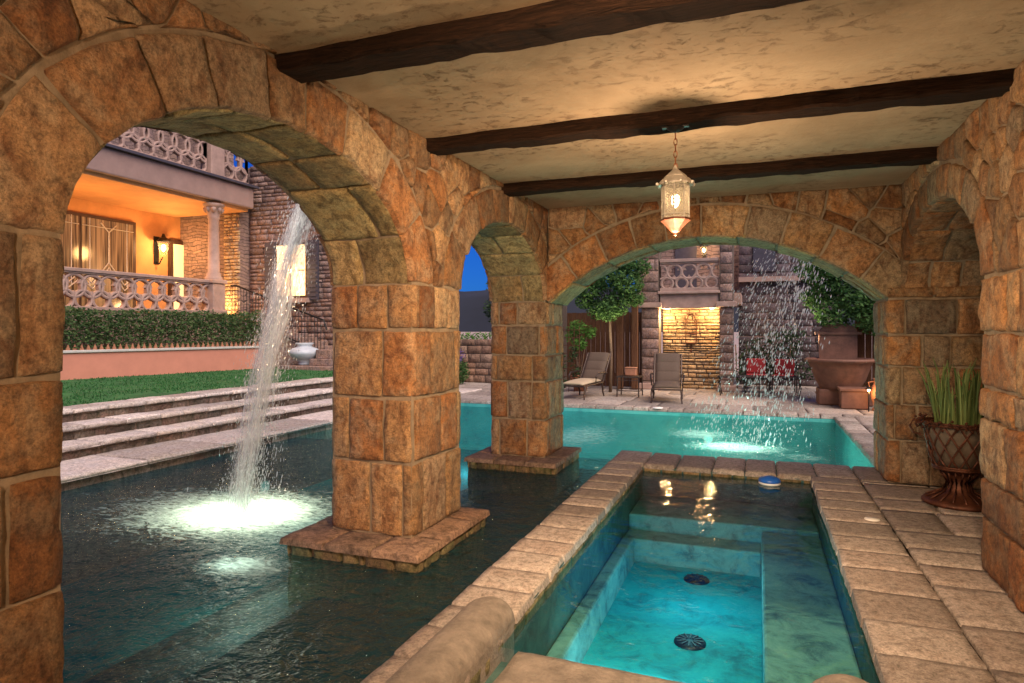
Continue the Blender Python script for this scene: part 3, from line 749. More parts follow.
# far pool coping and right pool edge
x = -9
while x < 1.7: w = random.uniform(.3, .4); stone_rect(A, flat(-.04), x, x + w, 13.42, 13.8, D=.04, rough=.005, gap=.01); x += w
y = 8.6
while y < 13.4: w = .35; stone_rect(A, flat(-.04), 1.33, 1.68, y, y + w, D=.04, rough=.005, gap=.01); y += w
struct(A, 'pool_coping', M['coping'], smooth=True)
A = Acc()
for (x0, x1, y0, y1) in ((1.02, 2.6, -3, 7.9), (1.6, 7, 7.9, 13.8), (-18, 7, 13.76, 24), (SX1 + .28, 1.1, -3, SY1), (1.28, 2.6, 7.9, 8.6)):
    A.box(x0, x1, y0, y1, -.3, -.032)
struct(A, 'deck_bed', M['darkmortar'])
A = Acc()
def slabs(x0, x1, y0, y1, wx=.55, wy=.5, jit=.015, rough=.005):
    y = y0
    while y < y1:
        h = wy * random.uniform(.6, 1.2); x = x0; y2 = min(y + h, y1)
        while x < x1:
            w = wx * random.uniform(.6, 1.3); x2 = min(x + w, x1)
            if x1 - x2 < .12: x2 = x1
            stone_rect(A, flat(-.04), x, x2, y, y2, D=.036, rough=rough, gap=.004, step=.08, jit=jit, roundr=.01, dv=.04); x = x2
        y = y2
slabs(1.035, 2.32, 2.2, 7.78, .6, .55, .006, .003); slabs(1.68, 4.5, 8.6, 13.8, .8, .6)
struct(A, 'paved_deck', M['coping'], smooth=True)
A = Acc(); slabs(-8.8, 5.5, 13.8, 21, 1.0, .8)
struct(A, 'patio', M['coping'], smooth=True)

# left steps up to the lawn
A = Acc(); B = Acc()
tr = [(-6.95, -7.85, .03), (-7.85, -8.3, .19), (-8.3, -8.75, .36), (-8.75, -9.2, .53)]
for i, (xa, xb, z) in enumerate(tr):
    y = -5
    while y < 16:
        w = random.uniform(.4, .62); y2 = min(y + w, 16)
        if i == 0: w = 1.2; y2 = min(y + w, 16)
        stone_rect(A, lambda s, t, h, z=z: (s, t, z - .04 + h), xb, xa + .05, y, y2, D=.04, rough=.005, gap=.022, step=.07, roundr=.012)
        # nose of the slab
        stone_rect(A, lambda s, t, h, xa=xa: (xa + .03 + h, s, t), y, y2, z - (.078 if i else .06), z - .004, D=.022, rough=.006, gap=.014, step=.07); y = y2
    y = -5
    while y < 16:
        w = random.uniform(.2, .55); y2 = min(y + w, 16)
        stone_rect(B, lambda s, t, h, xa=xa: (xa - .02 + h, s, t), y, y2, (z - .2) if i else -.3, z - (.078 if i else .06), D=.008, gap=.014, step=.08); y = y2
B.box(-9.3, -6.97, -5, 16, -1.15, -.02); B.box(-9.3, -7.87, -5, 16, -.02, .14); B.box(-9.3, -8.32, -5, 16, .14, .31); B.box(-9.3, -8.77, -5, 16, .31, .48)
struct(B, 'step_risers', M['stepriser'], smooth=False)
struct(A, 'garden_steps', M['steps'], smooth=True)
A = Acc(); A.box(-18, -9.15, -6, 17, -.5, .50)
struct(A, 'lawn', M['turf'])
A = Acc()
for i in range(16000):
    x = random.uniform(-14.9, -9.16); y = random.uniform(4, 16.4)
    if nz(x * 1.3, y * 1.3) < random.uniform(-.5, .1): continue
    a = random.uniform(0, pi); h = random.uniform(.02, .045); w = .012
    dx, dy = cos(a) * w, sin(a) * w; lx, ly = random.uniform(-.02, .02), random.uniform(-.02, .02)
    A.add([(x - dx, y - dy, .498), (x + dx, y + dy, .498), (x + lx, y + ly, .5 + h)], [(0, 1, 2)], rcol())
tag(A.build('grass', mat_leaf('lawn_blade', (.012, .08, .015), (.04, .17, .04))), 'short green grass covering the raised lawn above the steps', 'grass', kind='stuff')

# cheeks flanking the way into the spa
def cheek(name, x0, x1, ye, label):
    A = Acc(); cx = (x0 + x1) / 2; r = (x1 - x0) / 2; n = 14; secs = []
    ys = [-.6, 1.0, 1.6] + [ye - r * 1.0 + r * 1.0 * sin(t * pi / 2 / 8) for t in range(9)]
    zt = .08
    for y in ys:
        k = max(0, min(1, (y - (ye - r)) / r)); rr = r * sqrt(max(.0004, 1 - k * k)) if k > 0 else r
        drop = .0 if k <= 0 else (1 - sqrt(max(0, 1 - k * k))) * .09
        ring = [(cx - rr, y, -.5)]
        for i in range(n + 1):
            t = pi - pi * i / n; ring.append((cx + rr * cos(t), y, zt - .10 + (.10 * sin(t)) - drop + nz(cx + rr * cos(t), y, 4) * .008))
        ring.append((cx + rr, y, -.5)); secs.append(ring)
    m_ = n + 3; vs = [p for r_ in secs for p in r_]
    fs = [(i * m_ + k, i * m_ + k + 1, (i + 1) * m_ + k + 1, (i + 1) * m_ + k) for i in range(len(secs) - 1) for k in range(m_ - 1)]
    fs.append(tuple((len(secs) - 1) * m_ + k for k in range(m_)))
    A.add(vs, fs, rcol()); return tag(A.build(name, M['greystone'], smooth=True), label, 'cheek wall', 'rounded cheek walls at the spa entrance')
cheek('spa_cheek_wall', -1.57, -1.27, 3.52, 'rounded grey stone roll on the left coping beside the spa entry slab')
cheek('spa_cheek_wall', .2, .55, 3.30, 'rounded stone roll end poking up at the right corner of the spa')
A = Acc(); stone_rect(A, flat(-.13), SX0 + .08, .2, 2.2, SY0 + .02, D=.045, rough=.004, gap=.01)
tag(A.build('entry_slab', M['greystone'], smooth=True), 'flat grey stone slab at the near end of the spa between the rolls', 'slab')

# spa drains, surface bits
def drain(x, y, label):
    t = thing('floor_drain', label, 'drain', (x, y, -.748), 0, 'round drains in the spa floor')
    A = Acc(); A.lathe([(.0, .022), (.105, .02), (.115, .012), (.118, 0)], n=28); A.build('cover', M['iron'], t, smooth=True)
    B = Acc()
    for k in range(12):
        a = k * pi / 6; B.box(.03, .10, -.005, .005, .022, .028, rot=Matrix.Rotation(a, 4, 'Z'))
    B.build('grille', M['frame'], t)
drain(-.53, 6.30, 'round black drain in the spa floor, the one farther from the camera')
drain(-.47, 5.02, 'round black drain in the spa floor, the one nearer the camera')
t = thing('chlorine_float', 'small blue and white floating dispenser on the far end of the spa water', 'float', (.13, 7.62, -.088))
A = Acc(); A.lathe([(0, .0), (.10, .0), (.115, .012), (.11, .03), (.0, .031)], n=24); A.build('float_ring', M['white'], t, smooth=True)
A = Acc(); A.lathe([(.112, .031), (.118, .042), (.10, .07), (.05, .088), (0, .09)], n=24); A.build('lid', M['blueplastic'], t, smooth=True)
A = Acc(); A.lathe([(0, .012), (.055, .01), (.06, 0)], .91, 6.19, n=22)
tag(A.build('skimmer_lid', M['white'], smooth=True), 'small round white cap set in the paving right of the spa', 'cap')
A = Acc(); A.lathe([(0, .015), (.10, .012), (.11, 0)], -1.9, 13.5, n=22, col=(.5, .5, .5))
for i, v in enumerate(A.v): A.v[i] = (v[0], v[1], v[2] + .0)
tag(A.build('skimmer_lid', M['white'], smooth=True), 'flat white cap on the far pool coping in front of the chaises', 'cap')

# pool lamps
def pool_lamp(x, y, z, e, label, col=(.7, 1, .82), rad=.12, nx=0, ny=1):
    t = thing('pool_lamp', label, 'pool lamp', (x, y, z), math.atan2(ny, nx) - pi / 2, 'underwater pool lamps')
    A = Acc(); A.tube([(0, -.05, 0), (0, .0, 0)], .11, 20); A.build('niche_ring', M['silver'], t)
    A = Acc(); A.tube([(0, 0, 0), (0, .012, 0)], .085, 20); A.build('lens', M['poollens'], t)
    lamp('pool_light', (0, .25, .05), e * 1.6, col, rad, 'SPOT', t, Vector((0, 1, -.18)).to_track_quat('-Z', 'Y').to_euler(), 150)

# ---------------------------------------------------------------- lantern
def lantern(loc, label, energy):
    t = thing('hanging_lantern', label, 'lantern', loc, 0, 'pierced lanterns hanging from the beams')   # origin at the beam underside
    A = Acc(); A.lathe([(0, 0), (.055, -.002), (.06, -.012), (.035, -.03), (.012, -.04), (0, -.04)], n=20); A.box(-.09, .09, -.02, .02, -.008, .0); A.build('ceiling_rose', M['iron'], t, smooth=False)
    A = Acc(); z = -.04; k = 0
    while z > -.27:
        pts = []
        for i in range(12):
            a = 2 * pi * i / 12; r = .011; x = r * cos(a); zz = z - .024 + .026 * sin(a)
            pts.append((x, 0, zz) if k % 2 else (0, x, zz))
        A.tube(pts, .0035, 5, closed=True); z -= .043; k += 1
    A.build('chain', M['chain'], t)
    # body: z from -.27 to -.75
    A = Acc(); A.lathe([(.008, -.27), (.016, -.29), (.022, -.30), (.05, -.325), (.075, -.345), (.078, -.355), (.092, -.362), (.115, -.385), (.128, -.40), (.124, -.41), (.10, -.405)], n=8); A.build('cap', M['silver'], t)
    A = Acc()
    for i in range(8):
        a = 2 * pi * (i + .5) / 8; p = (.128 * cos(a), .128 * sin(a), -.402); A.lathe([(0, -.016 + p[2]), (.012, p[2] - .006), (.012, p[2] + .006), (0, p[2] + .014)], p[0], p[1], n=6)
    A.build('trim', M['silver'], t)
    A = Acc(); R = .092; zt, zb = -.41, -.645
    for i in range(8):
        a0, a1 = 2 * pi * i / 8, 2 * pi * (i + 1) / 8; p0 = Vector((R * cos(a0), R * sin(a0), 0)); p1 = Vector((R * cos(a1), R * sin(a1), 0))
        A.tube([p0 + Vector((0, 0, zt)), p0 + Vector((0, 0, zb))], .006, 5)
        d = p1 - p0; wd = d.length; u = d.normalized(); nstep = 5; st = wd / 3
        # diagonal lattice strips
        H = zt - zb; k = -int(H / st) - 1
        while k * st < wd:
            for sgn in (1, -1):
                pts = []
                for q in range(0, 31):
                    zz = H * q / 30; xx = k * st + zz
                    if sgn < 0: xx = wd - xx
                    if 0 <= xx <= wd: pts.append(p0 + u * xx + Vector((0, 0, zb + zz)))
                if len(pts) > 1: A.tube([pts[0], pts[-1]], .0027, 4)
            k += 1
        for zz in (zb, zb + .03, zt - .004): A.tube([p0 + Vector((0, 0, zz)), p1 + Vector((0, 0, zz))], .006, 4)
    A.build('pierced_panel', M['silver'], t)
    A = Acc(); A.lathe([(.085, zb + .002), (.085, zt)], n=8); A.build('glass', M['frost'], t)
    A = Acc(); A.lathe([(.10, zb + .005), (.102, zb - .01), (.08, zb - .03), (.05, zb - .06), (.03, zb - .085), (.014, zb - .095), (.012, zb - .11), (0, zb - .118)], n=8); A.build('finial', M['rustiron'], t)
    A = Acc(); A.lathe([(0, -.47), (.022, -.48), (.03, -.51), (.022, -.54), (.012, -.56), (0, -.565)], n=14); A.build('bulb', M['bulb'], t, smooth=True)
    lamp('lantern_light', (0, 0, -.92), energy, (1, .68, .42), .05, parent=t)
    lamp('bulb_light', (0, 0, -.52), 5, (1, .75, .45), .03, parent=t)
    return t
lantern((-.53, 4.62, 3.015), 'pierced metal lantern glowing on a chain under the middle beam', 70)
lantern((-.35, -1.2, 3.03), 'pierced metal lantern behind the viewer near the arcade end', 225)

# ---------------------------------------------------------------- urn with reeds
t = thing('lattice_urn', 'rusty iron lattice urn standing in the right niche with green reeds', 'urn', (1.74, 7.05, 0), 0)
A = Acc(); A.lathe([(0, .0), (.29, 0), (.295, .02), (.27, .045), (.20, .06), (.12, .10), (.085, .16), (.08, .22), (.10, .27), (.16, .31), (.19, .33)], n=32)
for k in range(16):
    a = 2 * pi * k / 16; A.tube([(.26 * cos(a), .26 * sin(a), .05), (.13 * cos(a), .13 * sin(a), .115), (.088 * cos(a), .088 * sin(a), .2), (.15 * cos(a), .15 * sin(a), .3)], .009, 5)
A.build('pedestal', M['rustiron'], t, smooth=True)
prof = lambda z: .19 + .085 * ((z - .33) / .42) ** .6 if z > .33 else .19
A = Acc(); n = 14
for k in range(n):
    for sg in (1, -1):
        A.tube([(prof(.33 + .4 * q / 8) * cos(2 * pi * k / n + sg * q * .11), prof(.33 + .4 * q / 8) * sin(2 * pi * k / n + sg * q * .11), .33 + .4 * q / 8) for q in range(9)], .009, 5)
for z, r in ((.33, .2), (.345, .2), (.73, .285), (.75, .29)): A.tube([(r * cos(a * pi / 16), r * sin(a * pi / 16), z) for a in range(32)], .012, 6, closed=True)
A.build('lattice', M['rustiron'], t)
A = Acc()
for k in range(34):       # leafy rim scrolls
    a = 2 * pi * k / 34; r = .30
    for q in range(4):
        b_ = a + random.uniform(-.08, .08); rr = r + random.uniform(-.01, .05); z = .74 + random.uniform(-.05, .05); A.lathe([(0, z - .016), (.016, z), (0, z + .016)], rr * cos(b_), rr * sin(b_), n=6)
for sx in (-1, 1):
    A.tube([(sx * .28, 0, .74), (sx * .36, 0, .76), (sx * .39, 0, .70), (sx * .36, 0, .64), (sx * .30, 0, .62)], .012, 6)
A.build('rim', M['rustiron'], t)
A = Acc(); A.lathe([(0, .34), (.17, .35), (.20, .45), (.245, .6), (.265, .72), (0, .71)], n=24); A.build('liner', M['coir'], t, smooth=True)
A = Acc()
for k in range(90):
    a = random.uniform(0, 2 * pi); r = .19 * sqrt(random.random()); x, y = r * cos(a), r * sin(a); h = random.uniform(.3, .66); lx, ly = x * random.uniform(0, .6) + random.uniform(-.04, .04), y * .5 + random.uniform(-.04, .04)
    bx, by = random.gauss(0, .03), random.gauss(0, .03)
    A.tube([(x, y, .70), (x + lx * .4 + bx * .2, y + ly * .4, .70 + h * .45), (x + lx * .8 + bx * .6, y + ly * .8 + by * .5, .70 + h * .8), (x + lx + bx * 1.5, y + ly + by * 1.4, .70 + h * random.uniform(.85, 1))], [.0085, .0078, .006, .002], 5, rcol())
tag(A.build('reed_plant', M['reed']), 'clump of upright green reeds growing in the rusty lattice urn', 'plant').location = (1.74, 7.05, 0)

# ---------------------------------------------------------------- waterfalls
def waterfall(name, label, p0, streams, T_end, ndrop, drop, layers, wid, sheet_mat, splash):
    """streams: launch velocities; p0 spout; curved translucent sheets plus loose drops, g = 9.8"""
    A = Acc(); g_ = 9.8; UV = []
    T = sqrt(2 * g_ * (p0[2] - ZW)) / g_
    t_ = thing(name, label, 'waterfall', (0, 0, 0))
    def pos(t, q, v): return Vector((q[0] + v[0] * t, q[1] + v[1] * t, q[2] + v[2] * t - .5 * g_ * t * t))
    for li in range(layers):
        v0 = streams[li % len(streams)]; sd = li * 7.3; n, m_ = 64, 14
        side = Vector((v0[1], -v0[0], 0)).normalized(); fw = Vector((v0[0], v0[1], 0)).normalized()
        k1 = 1 + random.gauss(0, .045); k2 = random.gauss(0, .06); vs = []
        for i in range(n + 1):
            t = T * i / n; c = pos(t, p0, (v0[0] * k1, v0[1] * k1, k2)); f = i / n
            for j in range(m_ + 1):
                u = j / m_ * 2 - 1; w_ = wid * (.75 + .55 * f) * random.uniform(.98, 1.02)
                wob = fw * (nz(u * 2 + sd, f * 5, sd) * (.03 + .10 * f)) + side * (nz(u * 3 + sd, f * 9, sd + 4) * .03)
                p = c + side * (u * w_) + wob; vs.append((p.x, p.y, max(p.z, ZW - .02))); UV.append((u, f * .999 + li * 7))
        fs = [(i * (m_ + 1) + j, i * (m_ + 1) + j + 1, (i + 1) * (m_ + 1) + j + 1, (i + 1) * (m_ + 1) + j) for i in range(n) for j in range(m_)]
        A.add(vs, fs)
    o = A.build('water_sheet', sheet_mat, t_, smooth=True)
    ul = o.data.uv_layers.new(name='uv')
    for lp in o.data.loops: ul.data[lp.index].uv = UV[lp.vertex_index]
    A = Acc()
    def dropm(p, r, e, d=Vector((0, 0, 1))):
        a, b_ = p + d * e, p - d * e
        A.add([(p.x + r, p.y, p.z), (p.x, p.y + r, p.z), (p.x - r, p.y, p.z), (p.x, p.y - r, p.z), tuple(a), tuple(b_)],
              [(0, 1, 4), (1, 2, 4), (2, 3, 4), (3, 0, 4), (1, 0, 5), (2, 1, 5), (3, 2, 5), (0, 3, 5)])
    for i in range(ndrop):
        v0 = random.choice(streams); side = Vector((v0[1], -v0[0], 0)).normalized()
        u = random.gauss(0, .55); t = T * random.random() ** .55; f = t / T
        v = (v0[0] * (1 + random.gauss(0, .07)), v0[1] * (1 + random.gauss(0, .07)), random.gauss(0, .12))
        p = pos(t, p0, v) + side * (u * wid * (.8 + .7 * f)) + Vector((random.gauss(0, .02), random.gauss(0, .02), 0)) * (1 + 2 * f)
        if p.z < ZW: continue
        r = drop * random.choice([.35, .5, .5, .7, 1]); d = -Vector((v[0], v[1], v[2] - g_ * t)).normalized(); dropm(p, r, r * random.uniform(2, 7), d)
    lx, ly = p0[0] + streams[0][0] * T, p0[1] + streams[0][1] * T
    for i in range(splash):
        a = random.uniform(0, 2 * pi); rr = abs(random.gauss(0, .42)); h = max(0, random.gauss(0, .16)) * max(.1, 1 - rr * .8)
        dropm(Vector((lx + rr * cos(a), ly + rr * sin(a), ZW + .01 + h)), drop * random.uniform(.3, .8), drop * random.uniform(.4, 1.6))
    A.build('drops', M['fall'], t_); return t_
def mat_sheet(name, lo, hi, opac, su, sv):
    m, nt, b = new_mat(name); nt.nodes.remove(b)
    uv = N(nt, 'ShaderNodeUVMap'); uv.uv_map = 'uv'; mp = N(nt, 'ShaderNodeMapping'); mp.inputs['Scale'].default_value = (su, sv, 1); L(nt, uv.outputs[0], mp.inputs[0])
    n1 = noise_n(nt, 1.0, 7, .72, mp.outputs[0], .5)
    sx = N(nt, 'ShaderNodeSeparateXYZ'); L(nt, uv.outputs[0], sx.inputs[0])
    ab = N(nt, 'ShaderNodeMath'); ab.operation = 'ABSOLUTE'; L(nt, sx.outputs[0], ab.inputs[0])
    pw = N(nt, 'ShaderNodeMath'); pw.operation = 'POWER'; L(nt, ab.outputs[0], pw.inputs[0]); pw.inputs[1].default_value = 2.0
    sb = N(nt, 'ShaderNodeMath'); sb.operation = 'MULTIPLY_ADD'; L(nt, pw.outputs[0], sb.inputs[0]); sb.inputs[1].default_value = -.28; L(nt, n1.outputs[0], sb.inputs[2])
    fr_ = N(nt, 'ShaderNodeMath'); fr_.operation = 'FRACT'; L(nt, sx.outputs[1], fr_.inputs[0])
    s2 = N(nt, 'ShaderNodeMath'); s2.operation = 'MULTIPLY_ADD'; L(nt, fr_.outputs[0], s2.inputs[0]); s2.inputs[1].default_value = -.13; L(nt, sb.outputs[0], s2.inputs[2]); sb = s2
    r = ramp(nt, [(lo, 0), (hi, opac)], sb.outputs[0])
    df = N(nt, 'ShaderNodeBsdfDiffuse'); df.inputs[0].default_value = (.95, .96, .96, 1)
    tl = N(nt, 'ShaderNodeBsdfTranslucent'); tl.inputs[0].default_value = (.97, .97, .95, 1)
    a1 = N(nt, 'ShaderNodeMixShader'); a1.inputs[0].default_value = .6; L(nt, df.outputs[0], a1.inputs[1]); L(nt, tl.outputs[0], a1.inputs[2])
    tp = N(nt, 'ShaderNodeBsdfTransparent'); mx = N(nt, 'ShaderNodeMixShader'); L(nt, r.outputs[0], mx.inputs[0]); L(nt, tp.outputs[0], mx.inputs[1]); L(nt, a1.outputs[0], mx.inputs[2])
    L(nt, mx.outputs[0], nt.nodes['Material Output'].inputs[0]); return m
M['sheet'] = mat_sheet('falling_sheet', .30, .62, .85, 8, 7)
M['veil'] = mat_sheet('falling_veil', .55, .68, .7, 13, 30)
waterfall('waterfall', 'white jet of water arcing from the arcade roof into the left pool', (-3.26, 4.85, 3.42), [(-1.50, -.02, 0)], 1, 8000, .0052, 9, .15, M['sheet'], 2200)
waterfall('waterfall', 'veil of glittering drops falling into the far pool past the wide arch', (1.05, 8.66, 3.42), [(-1.5, 1.7, 0), (-.9, 2.2, 0), (-2.1, 1.4, 0), (-1.2, 1.5, 0)], 1, 3300, .0085, 5, .24, M['veil'], 500)
def spout(loc, rz, label):
    A = Acc(); A.box(-.16, .16, -.1, .10, -.05, -.02); A.box(-.18, -.15, -.1, .10, -.05, .05); A.box(.15, .18, -.1, .10, -.05, .05)
    o = A.build('water_spout', M['rustiron']); o.location = loc; o.rotation_euler = (0, 0, rz); return tag(o, label, 'spout', 'metal water spouts on the arcade roof')
spout((-3.22, 4.85, 3.42), pi / 2, 'metal spout on the roof edge above the left pool jet')
spout((1.05, 8.62, 3.42), 0, 'metal spout on the far roof edge above the falling drops')

# ---------------------------------------------------------------- foliage helpers
def leaves(A, c, r, n, size=.05, flat_=1.0, shell=.55):
    for _ in range(n):
        d = Vector((random.gauss(0, 1), random.gauss(0, 1), random.gauss(0, 1))).normalized(); k = (shell + (1 - shell) * random.random()) if random.random() < .75 else random.random()
        p = Vector((c[0] + d.x * r[0] * k, c[1] + d.y * r[1] * k, c[2] + d.z * r[2] * k))
        a = Vector((random.gauss(0, 1), random.gauss(0, 1), random.gauss(0, .6))).normalized(); b_ = a.cross(Vector((random.gauss(0, 1), random.gauss(0, 1), random.gauss(0, 1)))).normalized()
        s = size * random.uniform(.6, 1.3)
        A.add([p - a * s, p + b_ * s * .42, p + a * s, p - b_ * s * .42], [(0, 1, 2, 3)], rcol())
def tree(name, label, loc, h, trunk_h, blobs, nleaf, size, mat, r=.06, group=None, cat='tree'):
    t = thing(name, label, cat, loc, 0, group)
    A = Acc(); pts = [(0, 0, 0), (.02, .01, trunk_h * .5), (-.02, .02, trunk_h), (0, 0, trunk_h + .3)]; A.tube(pts, [r, r * .85, r * .7, r * .4], 8)
    for (x, y, z, rr) in blobs:
        A.tube([(0, 0, trunk_h), (x * .3, y * .3, trunk_h * .5 + z * .5), (x, y, z)], [r * .4, r * .25, r * .1], 5)
    A.build('trunk', M['bark'], t, smooth=True)
    A = Acc(); tot = sum(b_[3] ** 2 for b_ in blobs)
    for (x, y, z, rr) in blobs: leaves(A, (x, y, z), (rr, rr, rr * .85), int(nleaf * rr * rr / tot), size)
    A.build('crown', mat, t); return t
def blobset(n, w, z0, z1, r0, r1): return [(random.uniform(-w, w), random.uniform(-w * .6, w * .6), random.uniform(z0, z1), random.uniform(r0, r1)) for _ in range(n)]

# ---------------------------------------------------------------- tracery balustrade
def tracery(A, x0, x1, z0, z1, sp, R, w=.066, dep=.12, cusp=True):
    """pierced panel in the local XZ plane, thickness along y"""
    def ring(cx, cz_, r, a0=0, a1=2 * pi, n=22):
        full = abs(a1 - a0 - 2 * pi) < 1e-6; vs = []; m_ = n if full else n + 1
        for k in range(m_):
            t = a0 + (a1 - a0) * k / n
            for rr, yy in ((r - w / 2, -dep / 2), (r, -dep / 2 - .012), (r + w / 2, -dep / 2), (r + w / 2, dep / 2), (r - w / 2, dep / 2)):
                vs.append((min(max(cx + rr * cos(t), x0), x1), yy, min(max(cz_ + rr * sin(t), z0), z1)))
        fs = []
        for k in range(n):
            j = (k + 1) % m_
            for q in range(5): fs.append((k * 5 + q, j * 5 + q, j * 5 + (q + 1) % 5, k * 5 + (q + 1) % 5))
        A.add(vs, fs)
    n = int(round((x1 - x0) / sp)); sp = (x1 - x0) / n
    for i in range(n + 1):
        cx = x0 + i * sp
        ring(cx, z1 - R - w * .3, R); ring(cx + sp / 2, z0 + R * .62, R * .8)
        if cusp:
            for (ccx, cc, rr) in ((cx, z1 - R - w * .3, R), ):
                for q in range(3):
                    a = pi / 6 + q * 2 * pi / 3; c_, s_ = cos(a), sin(a)
                    if not (x0 < ccx + rr * c_ * .7 < x1): continue
                    A.add([(ccx + rr * cos(a - .35), -dep / 3, cc + rr * sin(a - .35)), (ccx + rr * cos(a + .35), -dep / 3, cc + rr * sin(a + .35)), (ccx + rr * .42 * c_, -dep / 3, cc + rr * .42 * s_),
                           (ccx + rr * cos(a - .35), dep / 3, cc + rr * sin(a - .35)), (ccx + rr * cos(a + .35), dep / 3, cc + rr * sin(a + .35)), (ccx + rr * .42 * c_, dep / 3, cc + rr * .42 * s_)],
                          [(0, 1, 2), (5, 4, 3), (0, 2, 5, 3), (1, 4, 5, 2), (0, 3, 4, 1)])
def balustrade(name, label, loc, rz, length, h, sp, R, group=None, parent=None):
    t = thing(name, label, 'balustrade', loc, rz, group) if parent is None else None
    p = t or parent
    if parent is not None:
        p = bpy.data.objects.new('balustrade', None); COL.objects.link(p); p.parent = parent; p.location = loc; p.rotation_euler = (0, 0, rz)
    A = Acc(); A.box(0, length, -.12, .12, h - .09, h); A.box(0, length, -.09, .09, h - .13, h - .09); A.build('top_rail', M['cast'], p, bevel=.015)
    A = Acc(); A.box(0, length, -.10, .10, 0, .09); A.build('bottom_rail', M['cast'], p, bevel=.01)
    A = Acc(); tracery(A, 0, length, .09, h - .13, sp, R); A.build('tracery', M['cast'], p)
    return p

# ---------------------------------------------------------------- house on the left
house = thing('terrace_house', 'stone and plaster house with a lit covered terrace and an upper balcony', 'building', (0, 0, 0))
uvYZ = lambda p: (p.y * .35, p.z * .35); uvXZ = lambda p: (p.x * .35, p.z * .35)
A = Acc(); A.box(-18.2, -15.06, 3, 16.8, .4, 2.06); A.build('terrace_base', M['ledgewall'], house, uv=uvYZ)
A = Acc(); A.box(-18.5, -18.2, 3, 17.2, 2.0, 6.0); A.build('porch_wall', M['porch'], house)
A = Acc(); A.box(-18.7, -18.3, 3, 17.2, 6.0, 9.8); A.build('upper_wall', M['ledgewall'], house, uv=uvYZ)
A = Acc(); A.box(-18.19, -14.98, 3, 16.4, 5.45, 6.10); A.build('balcony_slab', M['fascia'], house, bevel=.04)
A = Acc(); A.box(-18.18, -14.86, 3, 16.5, 6.104, 6.17); A.build('balcony_edge', M['shutter'], house)
A = Acc(); A.box(-18.18, -15.14, 3, 16.3, 5.36, 5.446); A.build('porch_soffit', M['porch'], house)
balustrade('balustrade', None, (-15.2, 4.0, 2.08), pi / 2, 10.75, 1.0, .44, .27, parent=house)
balustrade('balustrade', None, (-15.2, 4.0, 6.18), pi / 2, 10.65, 1.1, .44, .30, parent=house)
balustrade('balustrade', None, (-15.2, 15.2, 6.18), pi / 2, 1.1, 1.1, .44, .30, parent=house)
A = Acc(); A.box(-15.42, -14.98, 14.68, 15.2, 6.18, 7.38); A.build('balcony_pedestal', M['cast'], house, bevel=.03)
A = Acc(); A.box(-15.42, -14.98, 14.74, 15.22, 2.06, 2.98); A.box(-15.46, -14.94, 14.70, 15.26, 2.98, 3.10); A.box(-15.46, -14.94, 14.70, 15.26, 2.06, 2.2); A.build('terrace_pedestal', M['cast'], house, bevel=.02)
A = Acc(); A.lathe([(.24, 3.10), (.25, 3.16), (.2, 3.22), (.21, 3.27), (.165, 3.33), (.15, 4.9), (.18, 4.94), (.165, 5.0), (.2, 5.1), (.27, 5.27), (.30, 5.29), (.30, 5.36)], -15.2, 14.98, n=22)
for k in range(8): a = k * pi / 4; A.lathe([(0, 5.08), (.06, 5.14), (.075, 5.22), (0, 5.29)], -15.2 + .22 * cos(a), 14.98 + .22 * sin(a), n=6)
A.build('column', M['cast'], house, smooth=True)
# wing facing the pool
A = Acc(); A.box(-18.5, -9.6, 16.8, 17.4, -.5, 6.9); A.box(-18.5, -16.2, 16.5, 16.81, 1, 8.6); A.build('wing_wall', M['ledgewall'], house, uv=uvXZ)
A = Acc(); A.box(-16.1, -15.55, 16.35, 16.801, .5, 5.4); A.build('lit_pilaster', M['ledgewall'], house, uv=uvXZ)
# quoins of pale ledgestone on the wing corner, real relief
A = Acc(); z = .5
while z < 6.8:
    h = random.uniform(.1, .22); x = -15.5
    while x < -9.7:
        w = random.uniform(.25, .6)
        if not (-14.6 < x + w / 2 < -13.1 and 2.4 < z < 4.5): stone_rect(A, lambda s, t, h_: (s, 16.8 - h_, t), x, x + w, z, z + h, D=.04, gap=.02, step=.2)
        x += w
    z += h
A.build('wing_facing', M['violet'], house, smooth=True)
A = Acc(); z = .5
while z < 5.35:
    h = random.uniform(.08, .16); x = -16.14
    while x < -15.6:
        w = random.uniform(.15, .4); stone_rect(A, lambda s, t, h_: (s, 16.35 - h_, t), x, min(x + w, -15.5), z, z + h, D=.05, gap=.02, step=.2); x += w
    z += h
A.build('pilaster_facing', M['ledge'], house, smooth=True)
def window(parent, kind, box, depthaxis, frame_w, panes, glass):
    pass
w = Acc(); w.box(-14.35, -13.12, 16.66, 16.76, 2.6, 4.35); wo = w.build('window', M['frame'], house)
A = Acc(); A.box(-14.27, -13.20, 16.63, 16.655, 2.68, 4.27); A.build('pane', M['windowglow'], wo)
A = Acc(); A.box(-13.76, -13.72, 16.60, 16.628, 2.68, 4.27); A.box(-14.27, -13.20, 16.603, 16.626, 3.45, 3.49); A.build('muntin', M['frame'], wo)
A = Acc(); A.box(-14.45, -13.02, 16.5, 16.76, 2.46, 2.6); A.build('sill', M['cast'], wo)
for xx in (-14.76, -13.09):
    A = Acc(); A.box(xx, xx + .38, 16.62, 16.70, 2.55, 4.4)
    for k in range(12): A.box(xx + .05, xx + .33, 16.60, 16.62, 2.65 + k * .14, 2.72 + k * .14)
    A.build('shutter', M['shutter'], house)
lamp('window_light', (-13.8, 16.35, 3.4), 45, (1, .62, .3), .3, parent=house)
